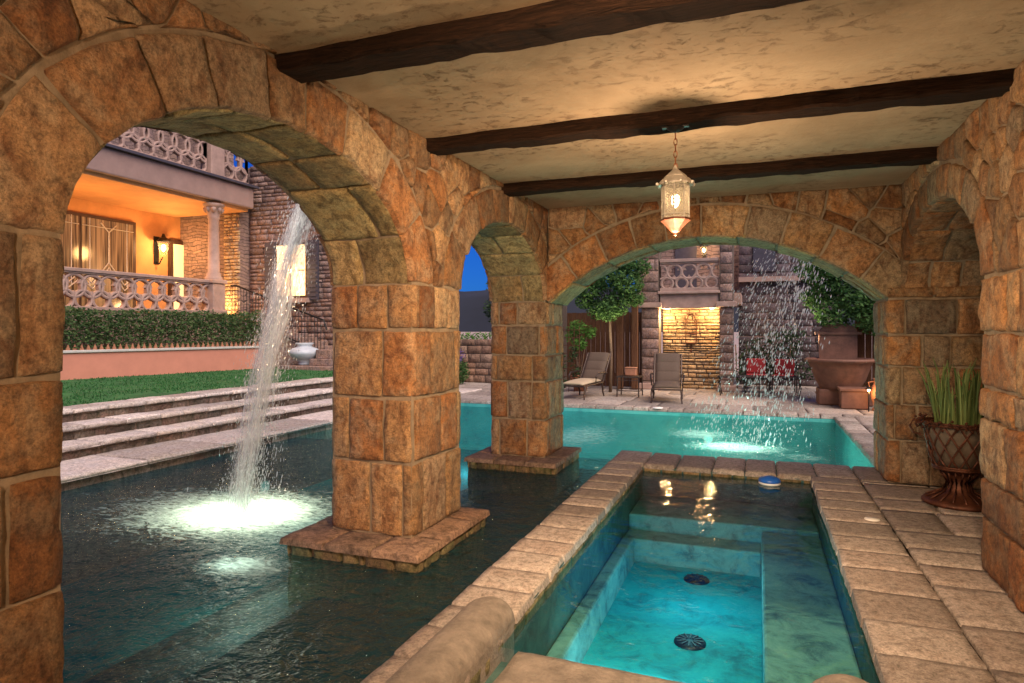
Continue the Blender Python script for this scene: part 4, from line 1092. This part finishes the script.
# terrace doors with leaded glass
wo = Acc().box(-18.2, -18.10, 11.2, 14.75, 2.1, 4.95).build('terrace_door', M['frame'], house)
for (a, b_) in ((11.3, 12.9), (13.0, 14.62)):
    Acc().box(-18.098, -18.07, a, b_, 2.2, 4.85).build('pane', M['glass'], wo)
A = Acc()
def lead(y0, z0, y1, z1, r=.018): A.tube([(-18.05, y0, z0), (-18.05, y1, z1)], r, 4)
for (a, b_) in ((11.3, 12.9), (13.0, 14.62)):
    c_ = (a + b_) / 2
    for dz in (0, .16):
        lead(a, 3.05 + dz, a + .3, 2.8 + dz); lead(a + .3, 2.8 + dz, c_, 3.45 + dz); lead(c_, 3.45 + dz, b_ - .3, 2.8 + dz); lead(b_ - .3, 2.8 + dz, b_, 3.05 + dz)
    lead(c_, 3.6, c_, 4.5, .014); lead(a + .22, 2.9, a + .22, 4.85, .012); lead(b_ - .22, 2.9, b_ - .22, 4.85, .012)
    lead(c_ - .25, 4.75, c_, 4.5); lead(c_ + .25, 4.75, c_, 4.5); lead(a, 4.62, b_, 4.62, .01)
A.build('lead_tracery', M['lead'], wo)
do = Acc().box(-18.2, -18.08, 16.0, 17.2, 2.1, 4.6).build('entry_door', M['frame'], house)
for (a, b_) in ((16.12, 16.52), (16.68, 17.1)): Acc().box(-18.078, -18.05, a, b_, 2.25, 4.45).build('pane', M['curtainglow'], do)
# wall lanterns on the porch
def sconce(loc, rz, label, e, s=1.0, group='wall lanterns', glow='bulb', col=(1, .55, .22)):
    t = thing('wall_lantern', label, 'wall lantern', loc, rz, group)   # faces local +x
    A = Acc(); A.box(0, .03, -.06 * s, .06 * s, -.35 * s, .25 * s); A.tube([(.02, 0, .1 * s), (.1 * s, 0, .22 * s), (.2 * s, 0, .2 * s), (.22 * s, 0, .14 * s)], .012 * s, 6)
    A.tube([(.02, 0, -.3 * s), (.1 * s, 0, -.34 * s), (.2 * s, 0, -.2 * s)], .012 * s, 6); A.build('bracket', M['iron'], t)
    A = Acc(); A.lathe([(.02 * s, .30 * s), (.05 * s, .22 * s), (.14 * s, .14 * s), (.14 * s, .12 * s), (0, .13 * s)], .22 * s, 0, n=8); A.build('cap', M['iron'], t)
    A = Acc(); A.lathe([(.115 * s, .12 * s), (.07 * s, -.14 * s), (0, -.15 * s)], .22 * s, 0, n=8); A.build('shade', M['frost'], t)
    A = Acc(); A.lathe([(0, .07 * s), (.04 * s, .04 * s), (.045 * s, -.03 * s), (0, -.09 * s)], .22 * s, 0, n=10); A.build('bulb', M[glow], t, smooth=True)
    lamp('sconce_light', (.42 * s, 0, .02), e, col, .06, parent=t); return t
sconce((-18.2, 15.55, 4.25), 0, 'lit wall lantern beside the leaded doors on the terrace', 60, 1.5)
sconce((-18.0, 17.3, 4.6), -pi / 3, 'second lit wall lantern by the terrace entry door', 40, 1.0)
for y in (8.5, 11.8, 14.2): lamp('porch_downlight', (-16.4, y, 4.0), 75, (1, .5, .17), .2, parent=house)
lamp('porch_uplight', (-15.9, 15.9, 2.4), 45, (1, .55, .22), .1, parent=house)
# unseen fill lights added inside the arcade: beam spots and a wall lantern
def spotlight(loc, aim, e, ang, label):
    t = thing('added_beam_spotlight', label, 'spotlight', loc, 0, 'added fill spotlights on the beam behind the viewer')
    d = (Vector(aim) - Vector(loc)).normalized()
    A = Acc(); A.tube([(0, 0, .10), (0, 0, .0)], .012, 8); A.tube([-d * .06, d * .07], [.045, .055], 16); A.build('housing', M['bronze'], t, smooth=False)
    A = Acc(); A.tube([d * .071, d * .073], .045, 16); A.build('lens', M['bulb'], t)
    lamp('fill_spot_light', d * .10, e, (1, .68, .42), .05, 'SPOT', t, d.to_track_quat('-Z', 'Y').to_euler(), ang)
spotlight((.2, 1.25, 2.92), (-1.7, 5.0, .7), 720, 90, 'added fill spotlight on the beam turned towards the two pool piers')
spotlight((.5, 1.25, 2.92), (.6, 5.2, .0), 290, 85, 'added fill spotlight on the beam turned towards the spa and the urn')
sconce((XR - .04, .2, 2.35), pi, 'added wall lantern on the right arcade wall behind the viewer', 30, 1.2, col=(1, .66, .38))  # added out of view to fill the arcade with warm light
t = thing('added_eave_spotlight', 'added spotlight under the outer roof edge brightening the left jet', 'spotlight', (-3.36, 4.35, 3.2), 0)  # added lamp, there only to brighten the falling water
A = Acc(); A.box(.05, .12, -.04, .04, -.04, .04); A.tube([(.06, 0, 0), (-.02, .03, -.06)], [.03, .045], 14); A.build('housing', M['bronze'], t)
lamp('eave_fill_light', (-.05, .05, -.10), 75, (1, .93, .82), .04, 'SPOT', t, Vector((-.45, .35, -1.2)).to_track_quat('-Z', 'Y').to_euler(), 70)
# stair with iron railing
st = thing('terrace_stair', 'stone stair with a black iron railing descending beside the terrace', 'stair', (0, 0, 0))
A = Acc(); ns = 9
for i in range(ns):
    x = -14.95 + i * .37; z = 2.0 - i * .125; A.box(x, x + .36, 15.5, 16.7, .45, z)
A.build('treads', M['violet'], st, bevel=.01)
A = Acc(); A.tube([(-15.0, 15.45, 2.95), (-14.8, 15.45, 2.95), (-11.6, 15.45, 1.88), (-11.5, 15.45, 1.6)], .028, 6)
for i in range(31): x = -14.95 + i * .112; zt = 2.93 - max(0, (x + 14.8)) * .334; A.tube([(x, 15.45, zt - 1.0), (x, 15.45, zt)], .012, 4)
A.tube([(-14.95, 15.45, 2.05), (-11.6, 15.45, .96)], .02, 5)
A.build('railing', M['iron'], st)
A = Acc(); A.box(-12.5, -10.8, 14.6, 15.4, .48, .61); A.box(-11.6, -10.9, 14.8, 15.4, .61, .8); A.box(-11.5, -11.0, 14.95, 15.4, .8, 1.05)
tag(A.build('stone_block', M['violet'], bevel=.02), 'stepped violet stone block on the lawn below the stair railing', 'block')
A = Acc(); A.lathe([(0, .0), (.17, .0), (.19, .03), (.15, .07), (.3, .16), (.43, .3), (.44, .38), (.34, .46), (.22, .50), (.2, .55), (.26, .6), (.24, .62), (0, .60)], n=28)
o = tag(A.build('stone_vase', M['vase'], smooth=True), 'squat pale grey vase on the lawn beside the left jet', 'vase'); o.location = (-11.95, 15.05, .62)

# planter wall and hedge
P0, P1 = Vector((-14.95, 6.0, 0)), Vector((-13.25, 15.0, 0)); dP = (P1 - P0); LP = dP.length; ang = math.atan2(dP.y, dP.x)
t = thing('planter_wall', 'low salmon plaster planter wall with a pale cap at the edge of the lawn', 'planter', P0, ang)
Acc().box(0, LP, 0, .25, .4, 1.09).build('wall', M['planterwall'], t)
Acc().box(-.02, LP + .02, -.04, .29, 1.09, 1.15).build('cap', M['lead'], t, bevel=.01)
Acc().box(0, LP, .25, 1.0, .4, 1.0).build('soil', M['twig'], t)
A = Acc()
for i in range(int(LP / .14)): x = .07 + i * .14; A.add([(x - .045, .02, 1.15), (x + .045, .02, 1.15), (x, .02, 1.28), (x - .045, .05, 1.15), (x + .045, .05, 1.15), (x, .05, 1.28)], [(0, 1, 2), (5, 4, 3), (0, 2, 5, 3), (1, 4, 5, 2)])
A.build('edging', M['terracotta'], t)
t = thing('clipped_hedge', 'long green leafy hedge growing behind the salmon planter wall', 'hedge', P0, ang)
A = Acc()
for i in range(19000):
    x = random.uniform(0, LP); top = 2.08 + nz(x * 1.3, 0) * .14 + nz(x * 5, 3) * .09
    z = 1.12 + (top - 1.12) * random.random() ** .8; y = .04 + random.random() ** 1.6 * .6 + nz(x * 2.5, z * 2.5) * .08
    leaves(A, (x, y, z), (.02, .02, .02), 1, .045)
A.build('foliage', M['leafh'], t)
A = Acc()
for i in range(int(LP / .22)):
    x = .1 + i * .22
    for k in range(3): A.tube([(x, .4, 1.0), (x + random.uniform(-.12, .12), .3 + random.uniform(-.15, .15), random.uniform(1.6, 2.0))], .009, 4)
A.build('stems', M['twig'], t)

# ---------------------------------------------------------------- view between the piers
A = Acc(); n = 60; vs = []; fs = []
for i in range(n + 1):
    x = -700 + 1100 * i / n; h = 30 + 26 * (nz(i * .16, 2) + .5) + 9 * nz(i * .6, 7); vs += [(x, 520, -2), (x, 560, h * .75), (x, 600, h), (x, 700, -2)]
for i in range(n):
    for k in range(3): fs.append((i * 4 + k, (i + 1) * 4 + k, (i + 1) * 4 + k + 1, i * 4 + k + 1))
A.add(vs, fs); struct(A, 'hills', mat_simple('desert_hill', (.012, .016, .026), .95, scale=.02), smooth=True)
t = thing('garden_wall', 'low brown stone garden wall seen between the two piers', 'wall', (0, 0, 0))
A = Acc(); A.box(-9.5, -5.6, 18.1, 18.5, -.1, 1.3); A.build('core', M['darkmortar'], t); A = Acc(); z = 0
while z < 1.28:
    h = random.uniform(.18, .3); x = -9.5
    while x < -5.6: w = random.uniform(.3, .6); stone_rect(A, lambda s, t_, h_: (s, 18.1 - h_, t_), x, min(x + w, -5.6), z, min(z + h, 1.32), D=.03, step=.15); x += w
    z += h
A.build('facing', M['plinth'], t, smooth=True)
t = thing('bushy_hedge', 'bright low bush growing along the top of the brown garden wall', 'bush', (-7.6, 18.5, 1.2))
A = Acc()
for i in range(9): leaves(A, (-1.8 + i * .45, 0, .1), (.32, .3, .26), 220, .05)
A.build('foliage', M['leafb'], t); Acc().tube([(-1.8, 0, 0), (1.8, 0, 0)], .03, 5).build('stem', M['twig'], t)
tree('slender_tree', 'dark slender tree rising between the piers against the blue sky', (-8.0, 20.0, 0), 4, 1.6, [(0, 0, 2.3, .6), (.1, 0, 3.0, .55), (.0, 0, 3.6, .4), (.25, 0, 4.0, .25)], 2600, .06, M['leafd'])
t = thing('flowering_shrub', 'shrub with small violet flowers by the brown garden wall', 'shrub', (-8.3, 17.4, 0))
A = Acc(); leaves(A, (0, 0, .4), (.38, .3, .4), 900, .045); leaves(A, (.1, -.1, .3), (.3, .25, .3), 300, .04); A.build('foliage', M['leaf'], t)
A = Acc(); leaves(A, (0, -.1, .85), (.3, .25, .22), 350, .03); A.build('flowers', M['flower'], t)

# ---------------------------------------------------------------- far facade with the lit alcove
fac = thing('alcove_pavilion', 'violet stone pavilion with a lit ledgestone alcove below a tracery balcony', 'building', (0, 0, 0))
YB = 17.9
def clad(A, x0, x1, z0, z1, y, hmin=.2, hmax=.34, wmin=.3, wmax=.6, D=.02, step=.2):
    z = z0
    while z < z1 - .03:
        h = random.uniform(hmin, hmax); z2 = z + h if z1 - z - h > .08 else z1; x = x0
        while x < x1 - .03:
            w = random.uniform(wmin, wmax); x2 = x + w if x1 - x - w > .1 else x1
            stone_rect(A, lambda s, t_, h_: (s, y - h_, t_), x, x2, z, z2, D=D, step=step, gap=.014); x = x2
        z = z2
for (x0, x1) in ((-2.95, -2.45), (-.93, -.55)):
    p = Acc().box(x0 + .02, x1 - .02, YB - .18, YB + .3, 0, 4.6).build('pillar', M['darkmortar'], fac)
    A = Acc(); clad(A, x0 + .02, x1 - .02, 0, 2.2, YB - .18); clad(A, x0 + .03, x1 - .03, 2.34, 4.2, YB - .18); A.build('facing', M['violet'], p, smooth=True)
    A = Acc(); A.box(x0 - .06, x1 + .06, YB - .28, YB, 2.2, 2.34); A.box(x0 - .08, x1 + .08, YB - .30, YB + .3, 4.2, 4.36); A.box(x0 - .05, x1 + .05, YB - .25, YB, 0, .16); A.build('capital', M['cast'], p, bevel=.02)
A = Acc(); A.box(-2.45, -.93, YB + .45, YB + .5, 0, 2.3); A.build('alcove_core', M['darkmortar'], fac)
A = Acc(); clad(A, -2.45, -.93, 0, 2.3, YB + .45, .05, .13, .15, .5, .045, .12); A.build('alcove_back', M['ledge'], fac, smooth=True)
Acc().box(-2.45, -.93, YB - .12, YB + .5, 2.18, 2.56).build('lintel', M['cast'], fac, bevel=.02)
Acc().box(-2.5, -.9, YB - .22, YB + .5, 2.56, 2.64).build('cornice', M['cast'], fac, bevel=.02)
balustrade('balustrade', None, (-2.45, YB - .05, 2.64), 0, 1.52, .86, .36, .19, parent=fac)
Acc().box(-3.6, -.4, YB + 3.0, YB + 3.3, 2.3, 6).build('upper_wall', M['ledgewall'], fac, uv=uvXZ)
Acc().box(-2.4, -1.75, YB + 2.95, YB + 3.0, 2.6, 4.6).build('upper_window', M['shutter'], fac)
Acc().box(-3.6, -.4, YB + .5, YB + 3.0, 2.3, 2.6).build('balcony_floor', M['cast'], fac)
Acc().box(-.5, 2.2, 20.2, 20.6, 0, 4.4).build('side_wall', M['ledgewall'], fac, uv=uvXZ)
A = Acc(); clad(A, -.5, 2.2, 0, 4.4, 20.2, .15, .3, .3, .6, .025); A.build('side_facing', M['duskstone'], fac, smooth=True)
Acc().box(-.5, 2.25, 20.0, 20.6, 3.0, 3.14).build('string_course', M['cast'], fac)
Acc().box(-.1, .5, 20.13, 20.17, 3.3, 4.1).build('side_window', M['shutter'], fac)
for x in (-2.3, -1.12):
    A = Acc(); A.lathe([(0, 2.165), (.05, 2.165), (.055, 2.18)], x, YB + .2, n=12); A.build('downlight', M['bulb'], fac)
    lamp('alcove_light', (x, YB + .02, 1.98), 52, (1, .62, .27), .03, parent=fac)
sconce((-1.52, YB + 2.95, 4.05), -pi / 2, 'small lit wall lantern high on the far balcony wall', 14, .9)
# ornament in the alcove
t = thing('wall_candle_holder', 'thin iron candle holder hung on the lit ledgestone alcove', 'wall ornament', (-1.68, YB + .38, 1.5))
A = Acc()
for sx in (-.14, .14): A.tube([(sx, 0, -.25), (sx, 0, .35), (sx * .5, 0, .5), (0, 0, .54)], .014, 5)
for z in (-.25, 0, .3): A.tube([(-.14, 0, z), (.14, 0, z)], .012, 5)
A.tube([(0, -.02, -.5), (0, 0, -.25)], .02, 6); A.build('frame', M['rustiron'], t)
A = Acc(); A.lathe([(0, -.3), (.12, -.28), (.13, -.25), (0, -.25)], n=14); A.build('dish', M['rustiron'], t)

# fences behind
def fence(name, label, x0, x1, y, h, group=None, rz=0):
    t = thing(name, label, 'fence', (x0, y, 0), rz, group); A = Acc(); x = 0; Ln = x1 - x0
    while x < Ln: A.box(x + .004, x + .136, -.012 + random.uniform(-.004, .004), .012, 0, h + random.uniform(-.01, .01)); x += .14
    A.build('boards', M['fence'], t); A = Acc(); A.box(0, Ln, .014, .06, .3, .38); A.box(0, Ln, .014, .06, h - .35, h - .27); A.build('rails', M['fence'], t)
    x = 0
    while x < Ln + .1: Acc().box(x - .05, x + .05, .06, .16, 0, h + .08).build('post', M['fence'], t); x += 2.0
fence('wooden_fence', 'brown upright board fence behind the two chaises', -5.6, -2.9, 18.3, 2.1)
fence('wooden_fence', 'dark board fence behind the wall fountain at right', 2.2, 6.5, 16.9, 2.2)
fence('wooden_fence', 'board fence closing the right side of the patio', 5.5, 11.5, 10.9, 2.2, rz=pi / 2)
t = thing('brick_pillar', 'violet brick pillar beside the second pier at the patio edge', 'pillar', (0, 0, 0))
Acc().box(-5.55, -5.05, 17.32, 17.8, 0, 2.6).build('core', M['darkmortar'], t)
A = Acc(); clad(A, -5.55, -5.05, 0, 2.6, 17.32, .12, .2, .2, .35); A.build('facing', M['violet'], t, smooth=True)
Acc().box(-5.62, -4.98, 17.25, 17.87, 2.6, 2.72).build('cap', M['cast'], t, bevel=.02)
for (x, l) in ((-3.55, 'pale wooden post standing right of the small tree trunk'), (-3.15, 'darker wooden post between the small tree and the alcove pillar')):
    tag(Acc().box(x, x + .16, 17.4, 17.55, 0, 2.1 if x < -3.4 else 2.3).build('timber_post', M['fence'], bevel=.01), l, 'post')

# trees
tree('citrus_tree', 'round leafy citrus tree lit from below behind the two chaises', (-3.55, 16.6, 0), 3.4, 1.95,
     [(-.5, 0, 2.7, .42), (0, 0, 3.0, .5), (.45, -.1, 2.8, .45), (.15, 0, 2.3, .42), (-.3, .1, 2.15, .36), (.0, -.2, 2.1, .35), (-.55, 0, 3.1, .4), (.3, .1, 3.4, .42), (-.25, 0, 3.35, .4), (-.7, 0, 2.35, .25), (.7, 0, 3.2, .35), (.65, 0, 2.4, .26)], 12000, .05, M['leaf'], .045)
t = thing('bright_shrub', 'small bright green shrub left of the citrus tree trunk', 'shrub', (-4.35, 16.6, 0))
A = Acc()
for k in range(9): leaves(A, (random.uniform(-.28, .28), random.uniform(-.2, .2), random.uniform(1.15, 1.7)), (.2, .2, .2), 130, .045)
A.build('foliage', M['leafb'], t)
A = Acc(); 
for k in range(5): A.tube([(0, 0, .35), (random.uniform(-.2, .2), random.uniform(-.1, .1), 1.4)], .012, 5)
A.build('stems', M['bark'], t)
t = thing('terracotta_pot', 'terracotta pot holding the small bright green shrub', 'pot', (-4.35, 16.6, 0))
A = Acc(); A.lathe([(0, 0), (.16, 0), (.22, .3), (.25, .34), (.25, .4), (.21, .4), (.2, .34), (0, .34)], n=20); A.build('vessel', M['terracotta'], t, smooth=True)
Acc().lathe([(0, .35), (.205, .352)], n=16).build('soil', M['twig'], t)
t = thing('wire_trellis', 'thin iron trellis leaning behind the left chaise', 'trellis', (-4.55, 16.2, 0))
A = Acc()
for i in range(5): A.tube([(i * .14 - .28, 0, 0), (i * .14 - .28, 0, 1.7)], .009, 4)
for i in range(8): A.tube([(-.3, 0, .2 + i * .2), (.3, 0, .2 + i * .2)], .008, 4)
A.build('grid', M['rustiron'], t)
A = Acc()
for k in range(7): leaves(A, (random.uniform(-.25, .25), 0, random.uniform(.2, 1.2)), (.14, .1, .2), 40, .05)
A.build('vine', M['leafd'], t)
tree('broad_tree', 'broad dark leafy tree overhanging the wall fountain at right', (2.6, 16.2, 0), 4, 1.7,
     [(-1.0, 0, 2.75, .6), (-1.0, -.2, 2.0, .45), (-.2, -.3, 1.9, .5), (-1.3, -.1, 3.0, .5), (-.3, 0, 3.1, .7), (.5, 0, 2.9, .75), (1.2, 0, 2.7, .7), (-.6, -.2, 2.3, .5), (.3, -.3, 2.2, .55), (1.0, -.2, 2.1, .5), (-1.35, 0, 2.35, .35), (.2, .2, 3.6, .6), (-.9, 0, 3.4, .4), (1.5, .2, 3.4, .7)], 17000, .06, M['leaf'], .08)
t = thing('dark_shrub', 'dark shrub behind the red cushioned chairs', 'shrub', (.0, 18.9, 0))
A = Acc()
for k in range(16): leaves(A, (random.uniform(-.6, 1.3), random.uniform(-.2, .3), random.uniform(.3, 1.5)), (.35, .3, .3), 150, .05)
A.build('foliage', M['leafd'], t)
A = Acc()
for k in range(6): A.tube([(k * .25 - .5, 0, 0), (k * .28 - .55, 0, 1.2)], .015, 5)
A.build('stems', M['bark'], t)
lamp('garden_uplight', (-3.5, 16.0, .3), 330, (1, .80, .5), .06, 'SPOT', None, (pi, radians(4), 0), 75)
lamp('garden_uplight', (1.1, 16.1, 1.2), 90, (1, .80, .5), .06, 'SPOT', None, (pi, radians(10), 0), 110)

# ---------------------------------------------------------------- chaises
def chaise(loc, rz, label, seatmat):
    t = thing('chaise_lounge', label, 'chaise', loc, rz, 'chaises by the far pool edge')    # foot towards local -y
    A = Acc()
    for sx in (-1, 1):
        A.tube([(sx * .31, -.75, .30), (sx * .31, .28, .34), (sx * .31, .75, 1.02)], .022, 8)
    for y, z in ((-.75, .30), (.28, .33), (.74, 1.0)): A.tube([(-.31, y, z), (.31, y, z)], .02, 8)
    A.build('frame', M['bronze'], t)
    for sx in (-1, 1):
        for (y, z, k) in ((-.70, .30, -.05), (.20, .33, .07)):
            A = Acc(); A.tube([(sx * .31, y, z), (sx * .325, y + k * .6, z * .6), (sx * .31, y + k, .12), (sx * .33, y + k * 1.4, .0)], [.028, .024, .02, .018], 8); A.build('leg', M['bronze'], t)
        A = Acc(); A.tube([(sx * .34, -.18, .34), (sx * .36, -.2, .50), (sx * .37, -.1, .57), (sx * .37, .25, .585), (sx * .34, .44, .56)], [.018, .02, .024, .024, .02], 8); A.build('armrest', M['bronze'], t)
    def pad(A, y0, z0, y1, z1, th, rolls):
        n = 14 * rolls; m_ = 8; P = []; d = Vector((0, y1 - y0, z1 - z0)); nn = Vector((0, -d.z, d.y)).normalized()
        for i in range(n + 1):
            f = i / n; k = th * (.62 + .38 * abs(sin(pi * f * rolls)) ** .5)
            for j in range(m_ + 1):
                g_ = j / m_; e = (1 - abs(2 * g_ - 1) ** 6); p = Vector(((g_ - .5) * .56, y0, z0)) + d * f + nn * (k * (.35 + .65 * e)); P.append(p)
        base = [Vector(((j / m_ - .5) * .56, y0, z0)) + d * (i / n) for i in range(n + 1) for j in range(m_ + 1)]
        o = len(P); M_ = m_ + 1; fs = []
        for i in range(n):
            for j in range(m_): a_ = i * M_ + j; fs += [(a_, a_ + 1, a_ + M_ + 1, a_ + M_), (o + a_, o + a_ + M_, o + a_ + M_ + 1, o + a_ + 1)]
            fs += [(i * M_, (i + 1) * M_, o + (i + 1) * M_, o + i * M_), (i * M_ + m_, o + i * M_ + m_, o + (i + 1) * M_ + m_, (i + 1) * M_ + m_)]
        for j in range(m_): fs += [(j, o + j, o + j + 1, j + 1), (n * M_ + j, n * M_ + j + 1, o + n * M_ + j + 1, o + n * M_ + j)]
        A.add(P + base, fs)
    A = Acc(); pad(A, -.74, .33, .26, .37, .075, 1); A.build('seat_cushion', seatmat, t, smooth=True)
    A = Acc(); pad(A, .30, .38, .74, 1.02, .07, 3); A.build('back_cushion', M['sling'], t, smooth=True)
    return t
chaise((-3.85, 15.25, 0), radians(-12), 'padded chaise at left nearest the second pier with a pale seat', M['beige'])
chaise((-1.92, 15.15, 0), radians(6), 'brown padded chaise standing in front of the lit alcove', M['sling'])
t = thing('side_table', 'square dark metal side table between the two chaises', 'table', (-2.88, 15.7, 0))
A = Acc(); A.box(-.28, .28, -.28, .28, .46, .485)
for k in range(9): A.box(-.26 + k * .06, -.235 + k * .06, -.28, .28, .485, .495)
A.build('tabletop', M['bronze'], t)
for sx in (-1, 1):
    for sy in (-1, 1): A = Acc(); A.tube([(sx * .25, sy * .25, .46), (sx * .26, sy * .26, 0)], .016, 6); A.build('leg', M['bronze'], t)
A = Acc(); A.tube([(-.27, -.27, .15), (.27, -.27, .15), (.27, .27, .15), (-.27, .27, .15)], .012, 5, closed=True)
A.tube([(-.28, -.29, .40), (.28, -.29, .40)], .01, 5); A.build('stretcher', M['bronze'], t)
A = Acc(); A.box(-.13, .13, -.1, .1, .0, .17); A.box(-.14, .14, -.11, .11, .17, .2)
o = tag(A.build('tan_planter_box', M['terracotta'], bevel=.02), 'small tan box on the side table between the chaises', 'box'); o.location = (-2.86, 15.75, .497)
# low table and cushioned chairs
t = thing('coffee_table', 'long low black metal table in front of the red cushioned chairs', 'table', (.05, 16.9, 0))
A = Acc(); A.tube([(-.95, -.3, .46), (.95, -.3, .46), (.95, .3, .46), (-.95, .3, .46)], .018, 6, closed=True)
for k in range(12): A.box(-.93 + k * .158, -.80 + k * .158, -.3, .3, .455, .465)
A.build('tabletop', M['iron'], t)
for sx in (-1, 0, 1):
    for sy in (-1, 1): A = Acc(); A.tube([(sx * .9, sy * .28, .46), (sx * .92, sy * .28, .22), (sx * .88, sy * .28, 0)], .015, 6); A.build('leg', M['iron'], t)
def armchair(loc, rz, label):
    t = thing('patio_armchair', label, 'armchair', loc, rz, 'red cushioned iron armchairs')
    A = Acc(); A.box(-.28, .28, -.27, .27, .36, .385)
    for sx in (-1, 1): A.tube([(sx * .29, -.27, .60), (sx * .29, .22, .60), (sx * .28, .3, .9)], .016, 6)
    A.tube([(-.28, .3, .9), (.28, .3, .9)], .016, 6)
    for k in range(5): A.tube([(-.22 + k * .11, .26, .38), (-.22 + k * .11, .3, .9)], .008, 5)
    A.build('frame', M['iron'], t)
    for sx in (-1, 1):
        for y in (-.27, .25): A = Acc(); A.tube([(sx * .29, y, .6 if y < 0 else .4), (sx * .29, y, 0)], .016, 6); A.build('leg', M['iron'], t)
    Acc().box(-.26, .26, -.26, .22, .387, .47).build('seat_cushion', M['red'], t, bevel=.03)
    R_ = Matrix.Rotation(radians(-9), 4, 'X'); Acc().box(-.24, .24, .13, .24, .50, .90, rot=R_).build('back_cushion', M['red'], t, bevel=.04)
armchair((-.0, 17.75, 0), radians(5), 'iron armchair with a red cushion, the left of two behind the low table')
armchair((.62, 17.6, 0), radians(-8), 'iron armchair with a red cushion, the right of two beside the fountain')

# wall fountain
t = thing('wall_fountain', 'brown tiered stone fountain with a round basin by the dark fence', 'fountain', (1.68, 15.6, 0))
A = Acc(); A.lathe([(0, .86), (.5, .88), (.58, .97), (.66, .99), (.70, .97), (.70, .93), (.63, .90), (.58, .78), (.50, .55), (.42, .40), (.40, .32), (0, .32)], n=32); A.build('basin', M['fountainstone'], t, smooth=True)
A = Acc(); A.box(-.45, .6, -.32, .3, 0, .34); A.build('base', M['fountainstone'], t, bevel=.03)
A = Acc(); A.box(-.38, .38, .34, .5, .3, 1.55); n = 16
for k in range(n):
    a0, a1 = pi * k / n, pi * (k + 1) / n
    A.add([(.38 * cos(a0), .34, 1.55 + .2 * sin(a0)), (.38 * cos(a1), .34, 1.55 + .2 * sin(a1)), (0, .34, 1.55), (.38 * cos(a0), .5, 1.55 + .2 * sin(a0)), (.38 * cos(a1), .5, 1.55 + .2 * sin(a1)), (0, .5, 1.55)], [(0, 2, 1), (3, 4, 5), (0, 1, 4, 3)])
A.box(-.46, .46, .30, .52, 1.5, 1.56); A.build('back_panel', M['fountainstone'], t)
A = Acc(); A.lathe([(0, .93), (.56, .93)], n=24); A.build('water', M['spawater'], t)
t = thing('planter_box', 'square brown stone planter in front of the wall fountain', 'planter', (1.85, 14.9, 0))
Acc().box(-.25, .25, -.22, .22, 0, .36).build('box', M['fountainstone'], t, bevel=.02); Acc().box(-.28, .28, -.25, .25, .36, .42).build('rim', M['fountainstone'], t, bevel=.01)
t = thing('terracotta_amphora', 'small amphora glowing orange beside the fountain at the pier edge', 'vase', (2.25, 14.6, 0))
A = Acc(); A.lathe([(0, 0), (.10, 0), (.11, .03), (.07, .08), (.13, .25), (.14, .38), (.09, .52), (.06, .58), (.10, .64), (.08, .64), (.05, .6), (0, .6)], n=20); A.build('body', M['terracotta'], t, smooth=True)
A = Acc()
for sx in (-1, 1): A.tube([(sx * .06, 0, .58), (sx * .17, 0, .56), (sx * .14, 0, .42)], .014, 6)
A.build('handle', M['terracotta'], t)
t = thing('path_light', 'tiny bright path light next to the glowing amphora', 'lamp', (2.05, 14.35, 0))
A = Acc(); A.tube([(0, 0, 0), (0, 0, .42)], .012, 6); A.lathe([(0, .50), (.06, .45), (.07, .44), (0, .45)], n=12); A.build('stem', M['iron'], t)
A = Acc(); A.lathe([(0, .445), (.02, .44), (.02, .40), (0, .395)], n=10); A.build('bulb', M['bulb'], t); lamp('path_bulb_light', (.06, -.02, .38), 6, (1, .5, .18), .02, parent=t)

# ---------------------------------------------------------------- underwater lamps, plus added fill lights in the far pool
pool_lamp(-6.75, 7.6, -.7, 30, 'underwater lamp below the left jet in the pool wall', nx=1, ny=-.1, rad=.15)
lamp('jet_light', (-4.5, 4.85, -.8), 120, (1, 1, .74), .12, 'SPOT', None, (pi, radians(-8), 0), 150)
lamp('jet_light', (-4.5, 4.85, -.55), 22, (.85, 1, .8), .2)
lamp('jet_light', (-3.7, 3.75, -.38), 8, (.8, 1, .85), .08)
pool_lamp(-.9, 13.36, -.55, 150, 'underwater lamp in the far pool wall in front of the chaises', nx=0, ny=-1)
pool_lamp(1.30, 10.5, -.55, 110, 'underwater lamp in the right wall of the far pool', nx=-1, ny=0)
lamp('pool_fill_light', (-.5, 10.2, -.6), 42, (.6, 1, .8), .2)  # bare fill lights without fixtures, added to brighten the far pool
lamp('pool_fill_light', (-4.6, 10.8, -.6), 60, (.45, .8, 1), .2)
pool_lamp(-.6, 3.52, -.62, 30, 'underwater lamp at the near end of the spa', nx=0, ny=1, col=(.3, .9, 1), rad=.2)
lamp('spa_light', (-.5, 5.6, -.28), 11, (.3, .9, 1), .3)
